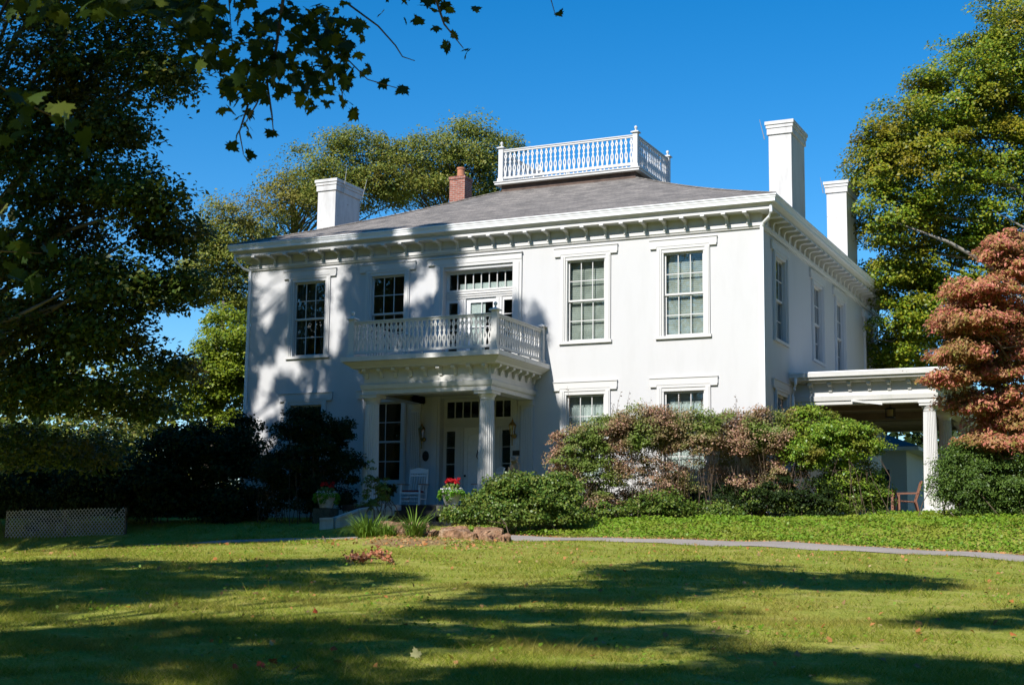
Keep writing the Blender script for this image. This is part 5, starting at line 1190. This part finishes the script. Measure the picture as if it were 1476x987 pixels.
def flower_pot(loc, label):
    t = thing('flower_pot', label, 'flower pot', loc, 0, 'flower pots by the porch steps')
    MB().lathe([(0.17, 0), (0.19, 0.03), (0.18, 0.06), (0.22, 0.16), (0.27, 0.30), (0.29, 0.34), (0.31, 0.35), (0.31, 0.40), (0.27, 0.40), (0.25, 0.36)], n=28).build('pot', M['pot'], t, smooth=False)
    rng = np.random.default_rng(51)
    def puff(name, cs, r_, n, size, mt, asp=0.8):
        P = []
        for c in cs:
            q_ = rng.normal(size=(n, 3)); q_ /= np.linalg.norm(q_, axis=1, keepdims=True); P.append(np.array(c)+q_*(rng.random(n)**0.4)[:, None]*r_)
        P = np.concatenate(P); N = rng.normal(size=P.shape)+np.array((0, -0.3, 0.5)); v, f = leaf_quads(P, N, size*rng.uniform(0.7, 1.3, len(P)), rng, asp); link_np(name, v, f, mt, t)
    ang = np.linspace(0, 6.283, 26)[:-1]
    puff('trailing_foliage', [(0.30*math.cos(a), 0.30*math.sin(a), 0.36) for a in ang]+[(0.34*math.cos(a), 0.34*math.sin(a), 0.36-rng.uniform(0.03, 0.20)) for a in ang if math.sin(a*4) > -0.1], 0.075, 32, 0.055, LM['lime'])
    puff('geranium_leaf', [(rng.normal(0, 0.12), rng.normal(0, 0.12), 0.50+rng.normal(0, 0.05)) for _ in range(14)], 0.09, 20, 0.07, LM['ivy'], 0.95)
    puff('white_flower', [(0.24*math.cos(a)*1.05, 0.24*math.sin(a)*1.05, 0.44) for a in ang[::2]], 0.06, 16, 0.03, M['white_wood'])
    puff('red_flower', [(rng.uniform(-0.20, 0.20), rng.uniform(-0.2, 0.2), 0.66+rng.uniform(-0.06, 0.07)) for _ in range(11)], 0.055, 60, 0.035, LM['red'])
LM['lime'] = leafmat('lime_trailing_leaf', [(0.10, 0.26, 0.012), (0.14, 0.34, 0.016), (0.18, 0.38, 0.03)], 0.35, 0.45)
LM['red'] = leafmat('red_petal', [(0.55, 0.012, 0.018), (0.70, 0.02, 0.03), (0.42, 0.008, 0.014)], 0.25, 0.5)
flower_pot((-11.62, -4.0, 0.36), 'flower pot of red geraniums in the shade left of the steps')
flower_pot((-7.55, -4.1, 0.42), 'flower pot of red geraniums with lime foliage in front of the door')

# fallen branch and leaves
rng = np.random.default_rng(61); g0 = ground_at(533, 812)
P = np.stack([rng.uniform(-0.36, 0.36, 210), rng.normal(0, 0.12, 210), 0.03+np.abs(rng.normal(0, 0.06, 210))], 1); P[:, 2] += 0.07*np.sin((P[:, 0]+0.4)*3.6)*(1+0.8*np.sin(P[:, 0]*14))
rt = thing('fallen_branch', 'fallen twig of dead orange leaves lying on the grass', 'branch', g0, 0.15)
m = MB(); m.tube([(-0.42, 0, 0.03), (-0.15, 0.02, 0.07), (0.15, -0.02, 0.09), (0.38, 0.03, 0.06)], [0.014, 0.011, 0.008, 0.004], 6)
for k in range(7): x = -0.3+0.10*k; m.tube([(x, 0, 0.07), (x+0.06, 0.11*(-1)**k, 0.11)], [0.006, 0.003], 5)
m.build('twig', M['twig'], rt)
v, f = leaf_maples(P, rng.normal(size=P.shape)+np.array((0, -0.3, 0.5)), rng.uniform(0.05, 0.10, len(P)), rng); link_np('dead_leaf', v, f, LM['orange'], rt)
FL = [(185, 881, 'yellow', 'yellow leaf lying in the shade at the far left'), (455, 888, 'red', 'orange red leaf lying on bare soil left of centre'), (600, 951, 'pale', 'pale green leaf standing on edge in the foreground'), (427, 971, 'brown', 'curled rust brown leaf in the near foreground'), (340, 970, 'red', 'small red leaf left of the curled brown leaf'), (393, 962, 'brown', 'rust leaf just left of the curled brown leaf'), (376, 966, 'red', 'dark red leaf between two rust leaves'), (310, 809, 'orange', 'orange leaf lying far back left of the fallen twig'), (331, 801, 'orange', 'small orange leaf farthest back on the left'), (671, 846, 'dark', 'dark curled leaf at the shadow edge in mid lawn'), (1186, 908, 'red', 'red brown leaf lying right of centre'), (1256, 918, 'dark', 'dark red leaf in the shade on the right'), (1458, 872, 'orange', 'orange leaf at the right edge of the lawn'), (480, 944, 'red', 'small pink red leaf in the sunny foreground'), (391, 936, 'pale', 'pale tan leaf lying in foreground shade'), (1460, 920, 'orange', 'tan leaf near the lower right edge'), (900, 827, 'orange', 'small orange leaf in mid lawn shadow'), (828, 972, 'brown', 'brown leaf low in the centre foreground')]
LC = {'yellow': (0.50, 0.30, 0.03), 'red': (0.42, 0.07, 0.03), 'pale': (0.50, 0.48, 0.24), 'brown': (0.26, 0.09, 0.035), 'orange': (0.50, 0.17, 0.05), 'dark': (0.10, 0.04, 0.025)}
for i, (a, b_, c, lab) in enumerate(FL):
    rg = np.random.default_rng(200+i); g0 = ground_at(a, b_); k = c
    if 'fl'+k not in LM: LM['fl'+k] = leafmat(k+'_fallen_leaf', [tuple(x*0.9 for x in LC[k]), LC[k]], 0.25, 0.6)
    N = np.array([[rg.normal(0, 0.7), -0.7 if i == 2 else -0.1+rg.normal(0, 0.3), 0.6]])
    v, f = leaf_maples(np.array([[0, 0, 0.05]]), N, np.array([0.125 if i in (2, 3) else 0.085*rg.uniform(0.8, 1.2)]), rg, np.array([[rg.normal(0, 0.4), 0, 1.0 if k == 'pale' else rg.normal(0, 0.5)]]))
    o = link_np('fallen_leaf', v, f, LM['fl'+k]); o.location = tuple(g0); tag(o, lab, 'leaf', 'fallen leaves on the lawn')

# ------------------------------------------------------------------ lattice, garden furniture, outbuilding
lx0, lx1, ly = -22.65, -18.0, -5.0
t = thing('lattice_fence', 'low white lattice fence in the shade at the far left', 'fence', (lx0, ly, float(gz(lx0, ly))))
m = MB(); Ln = lx1-lx0; zb, zt_ = 0.02, 0.86
h_ = zt_-zb; k = -h_
def zoff(x): return float(gz(lx0+x, ly)-gz(lx0, ly))*0.6
while k < Ln:
    for s in (1, -1):
        x0, z0, x1, z1 = (k, zb, k+h_, zt_) if s > 0 else (k, zt_, k+h_, zb)
        if x0 < 0: z0 += -x0*(z1-z0)/h_*1; x0 = 0
        if x1 > Ln: z1 -= (x1-Ln)*(z1-z0)/(x1-x0); x1 = Ln
        if x1-x0 > 0.03: m.bar((x0, -0.006*s, z0+zoff(x0)), (x1, -0.006*s, z1+zoff(x1)), 0.010, 0.036, up=(0, 1, 0)) if False else m.bar((x0, -0.007*s, z0+zoff(x0)), (x1, -0.007*s, z1+zoff(x1)), 0.008, 0.017)
    k += 0.135
m.build('lattice', solid('dirty_white_lattice', (0.46, 0.48, 0.48), 0.8, 0.25, 3), t)
for x in (0.0, Ln/2, Ln): MB().box(x-0.035, x+0.035, 0.02, 0.09, -0.2, zt_+zoff(x)).build('post', M['bark'], t)

def patio_chair(loc, rz, label):
    t = thing('wooden_armchair', label, 'chair', loc, rz); w_ = M['red_wood']
    for s in (-1, 1):
        MB().bar((s*0.27, -0.24, 0), (s*0.27, -0.24, 0.63), 0.05).build('leg', w_, t); MB().tube([(s*0.26, 0.34, 0), (s*0.26, 0.24, 0.42), (s*0.26, 0.30, 0.6), (s*0.26, 0.42, 1.0)], 0.028, 6).build('leg', w_, t)
        MB().bar((s*0.28, -0.30, 0.645), (s*0.28, 0.30, 0.66), 0.065, 0.025).build('armrest', w_, t)
    m = MB()
    for k in range(6): m.bar((-0.27, -0.25+0.09*k, 0.43-0.006*k), (0.27, -0.25+0.09*k, 0.43-0.006*k), 0.075, 0.022)
    m.bar((-0.27, -0.25, 0.38), (0.27, -0.25, 0.38), 0.03, 0.07); m.build('seat', w_, t)
    m = MB(); m.bar((-0.27, 0.41, 0.97), (0.27, 0.41, 0.97), 0.03, 0.08); m.bar((-0.27, 0.27, 0.52), (0.27, 0.27, 0.52), 0.03, 0.05)
    for k in range(7): x = -0.21+0.07*k; m.bar((x, 0.275, 0.54), (x, 0.40, 0.94), 0.035, 0.015, up=(1, 0, 0))
    m.build('backrest', w_, t)
patio_chair((3.10, 4.35, 0.42), math.radians(-90)+0.25, 'reddish wooden armchair on the side porch')
t = thing('garden_table', 'reddish wooden table on the side porch beside the armchair', 'table', (2.15, 4.35, 0.42), 0.1)
m = MB()
for k in range(9): m.box(-0.62, 0.62, -0.45+0.10*k, -0.355+0.10*k, 0.70, 0.73)
m.box(-0.6, 0.6, -0.40, -0.37, 0.62, 0.699); m.box(-0.6, 0.6, 0.37, 0.40, 0.62, 0.699); m.build('tabletop', M['red_wood'], t)
for sx in (-1, 1):
    for sy in (-1, 1): MB().box(sx*0.55-0.035, sx*0.55+0.035, sy*0.36-0.035, sy*0.36+0.035, 0, 0.62).build('leg', M['red_wood'], t)
m = MB(); m.lathe([(0.06, 0), (0.09, 0.05), (0.085, 0.12), (0.10, 0.13), (0.08, 0.135)], n=16); o = m.build('small_bowl', M['pot']); o.location = (2.55, 4.2, 1.152); tag(o, 'small pale pot standing on the wooden table', 'pot')

ob = thing('outbuilding', 'white outbuilding with a dark roof seen through the side porch', 'building', (-4.0, 24.5, float(gz(-4, 24.5))))
m = MB(); m.box(-3.0, 4.12, -3, 4, -0.5, 3.28); m.build('wall', M['wall'], ob)
m = MB(); ex = 0.6; V = [(-3.0-ex, -3-ex, 3.43), (4.12+ex, -3-ex, 3.43), (4.12+ex, 4+ex, 3.43), (-3.0-ex, 4+ex, 3.43), (-0.4, 0.5, 4.75), (1.4, 0.5, 4.75)]
m.add(V, [(0, 1, 5, 4), (1, 2, 5), (2, 3, 4, 5), (3, 0, 4)]); m.build('roof', solid('dark_slate_roof', (0.022, 0.024, 0.034), 0.7, 0.2, 5), ob)
m = MB(); m.box(-3.0-ex, 4.12+ex, -3-ex, 4+ex, 3.27, 3.42); m.build('eave', M['trim'], ob)
m = MB(); m.box(2.6, 3.5, -3.03, -3.001, 0.9, 2.6); f_ = m.build('window', M['trim'], ob); m = MB(); m.box(2.68, 3.42, -3.045, -3.031, 0.98, 2.52); m.build('pane', M['iron'], f_)

# ------------------------------------------------------------------ grass, ground cover, litter
rng = np.random.default_rng(300)
def frustum(x, y, m=240):
    p = proj(np.stack([x, y, gz(x, y)], 1)); return (p[:, 0] > -m) & (p[:, 0] < W0+m) & (p[:, 1] < H0+40)
def scatter(y0, y1, dens, h, w, cull):
    xa, xb = -26, 14; n = int((xb-xa)*(y1-y0)*dens); x = rng.uniform(xa, xb, n); y = rng.uniform(y0, y1, n); k = frustum(x, y); x, y = x[k], y[k]
    cy_ = np.interp(x, dxs, dys); k = (y < cy_-1.06) | (y > cy_+1.06); x, y = x[k], y[k]
    pn = np.sin(x*2.1+np.sin(y*1.7)*1.5)*np.sin(y*2.6+np.sin(x*1.3)*1.4)+0.6*np.sin(x*6.3+y*2.2)*np.sin(y*7.1-x*3.0)
    k = rng.random(len(x)) < np.clip(0.55+0.55*pn, 0.06, 1); x, y, pn = x[k], y[k], pn[k]
    dd = np.hypot((x+3.5)*0.42, (y+13.6)*0.62); k = (dd > 0.55) | (rng.random(len(x)) < 0.22); x, y, pn = x[k], y[k], pn[k]
    n = len(x); a = rng.uniform(0, 6.283, n); hh = h*rng.uniform(0.5, 1.4, n)*(1+0.35*np.clip(pn, -1, 1)); hh[rng.random(n) < 0.012] *= 2.2
    ww = w*rng.uniform(0.7, 1.3, n); z = gz(x, y)-0.006; lean = rng.uniform(0.5, 2.2, n)*hh; la = rng.uniform(0, 6.283, n)
    A = np.stack([x-np.cos(a)*ww/2, y-np.sin(a)*ww/2, z], 1); B = np.stack([x+np.cos(a)*ww/2, y+np.sin(a)*ww/2, z], 1); T = np.stack([x+np.cos(la)*lean, y+np.sin(la)*lean, z+hh], 1)
    return np.stack([A, B, T], 1).reshape(-1, 3)
Vs = [scatter(-32.5, -27.0, 4200, 0.052, 0.0056, 0), scatter(-27.0, -22.0, 1500, 0.050, 0.0075, 0), scatter(-22.0, -16.0, 640, 0.050, 0.011, 0), scatter(-16.0, -9.3, 330, 0.050, 0.015, 0), scatter(-6.9, -3.0, 300, 0.07, 0.02, 0)]
V = np.concatenate(Vs); tag(link_np('grass', V, np.arange(len(V)).reshape(-1, 3), LM['grass']), kind='stuff')
n = 26000; x = rng.uniform(-6.5, 12, n); y = rng.uniform(-6.75, -2.0, n); cy_ = np.interp(x, dxs, dys); k = y > cy_+1.18+0.10*np.sin(x*5)+0.06*np.sin(x*13); x, y = x[k], y[k]
n2 = 5200; x = np.concatenate([x, rng.uniform(2.8, 8, n2)]); y = np.concatenate([y, rng.uniform(-2.5, 2.6, n2)])
P = np.stack([x, y, gz(x, y)+rng.uniform(0.01, 0.13, len(x))+0.05*np.sin(x*2.3)*np.sin(y*3.1)], 1); N = rng.normal(size=P.shape)*0.5+np.array((0, -0.25, 0.9))
v, f = leaf_quads(P, N, rng.uniform(0.05, 0.10, len(P)), rng, 0.75); tag(link_np('ground_cover', v, f, LM['cover']), kind='stuff')
n = 5200; x = rng.uniform(-24, 13, n); y = -9.5-22*rng.random(n)**1.3; k = frustum(x, y); x, y = x[k], y[k]
pn = np.sin(x*0.9+1)*np.sin(y*0.8+2); k = rng.random(len(x)) < 0.28+0.5*np.clip(pn, 0, 1); x, y = x[k], y[k]
x = np.concatenate([x, rng.normal(-3.3, 1.3, 500)]); y = np.concatenate([y, rng.normal(-13.6, 0.5, 500)])
k = np.interp(x, dxs, dys); xe = rng.uniform(-6, 9, 700); ye = np.interp(xe, dxs, dys)+1.10+rng.normal(0, 0.08, 700); x = np.concatenate([x, xe]); y = np.concatenate([y, ye])
P = np.stack([x, y, gz(x, y)+0.025], 1); N = rng.normal(size=P.shape)*0.45+np.array((0, -0.3, 0.8)); v, f = leaf_quads(P, N, rng.uniform(0.03, 0.075, len(P))*np.where(rng.random(len(P)) < 0.12, 1.6, 1.0), rng, 0.7); tag(link_np('leaf_litter', v, f, LM['litter']), kind='stuff')

n = 30000; x = rng.uniform(-24, 13, n); y = -9.5-22.5*rng.random(n); k = frustum(x, y); x, y = x[k], y[k]
pn = np.sin(x*1.1+2+np.sin(y*0.7))*np.sin(y*1.3-1)+0.5*np.sin(x*3.1+y*2.3); k = (rng.random(len(x)) < np.clip(pn, 0.03, 1)) & (y < np.interp(x, dxs, dys)-1.45); x, y = x[k], y[k]
P = np.stack([x, y, gz(x, y)+rng.uniform(0.02, 0.05, len(x))], 1); N = rng.normal(size=P.shape)*0.4+np.array((0, -0.2, 0.9)); v, f = leaf_quads(P, N, rng.uniform(0.03, 0.06, len(P)), rng, 0.8); tag(link_np('clover_and_weeds', v, f, LM['cover']), kind='stuff')
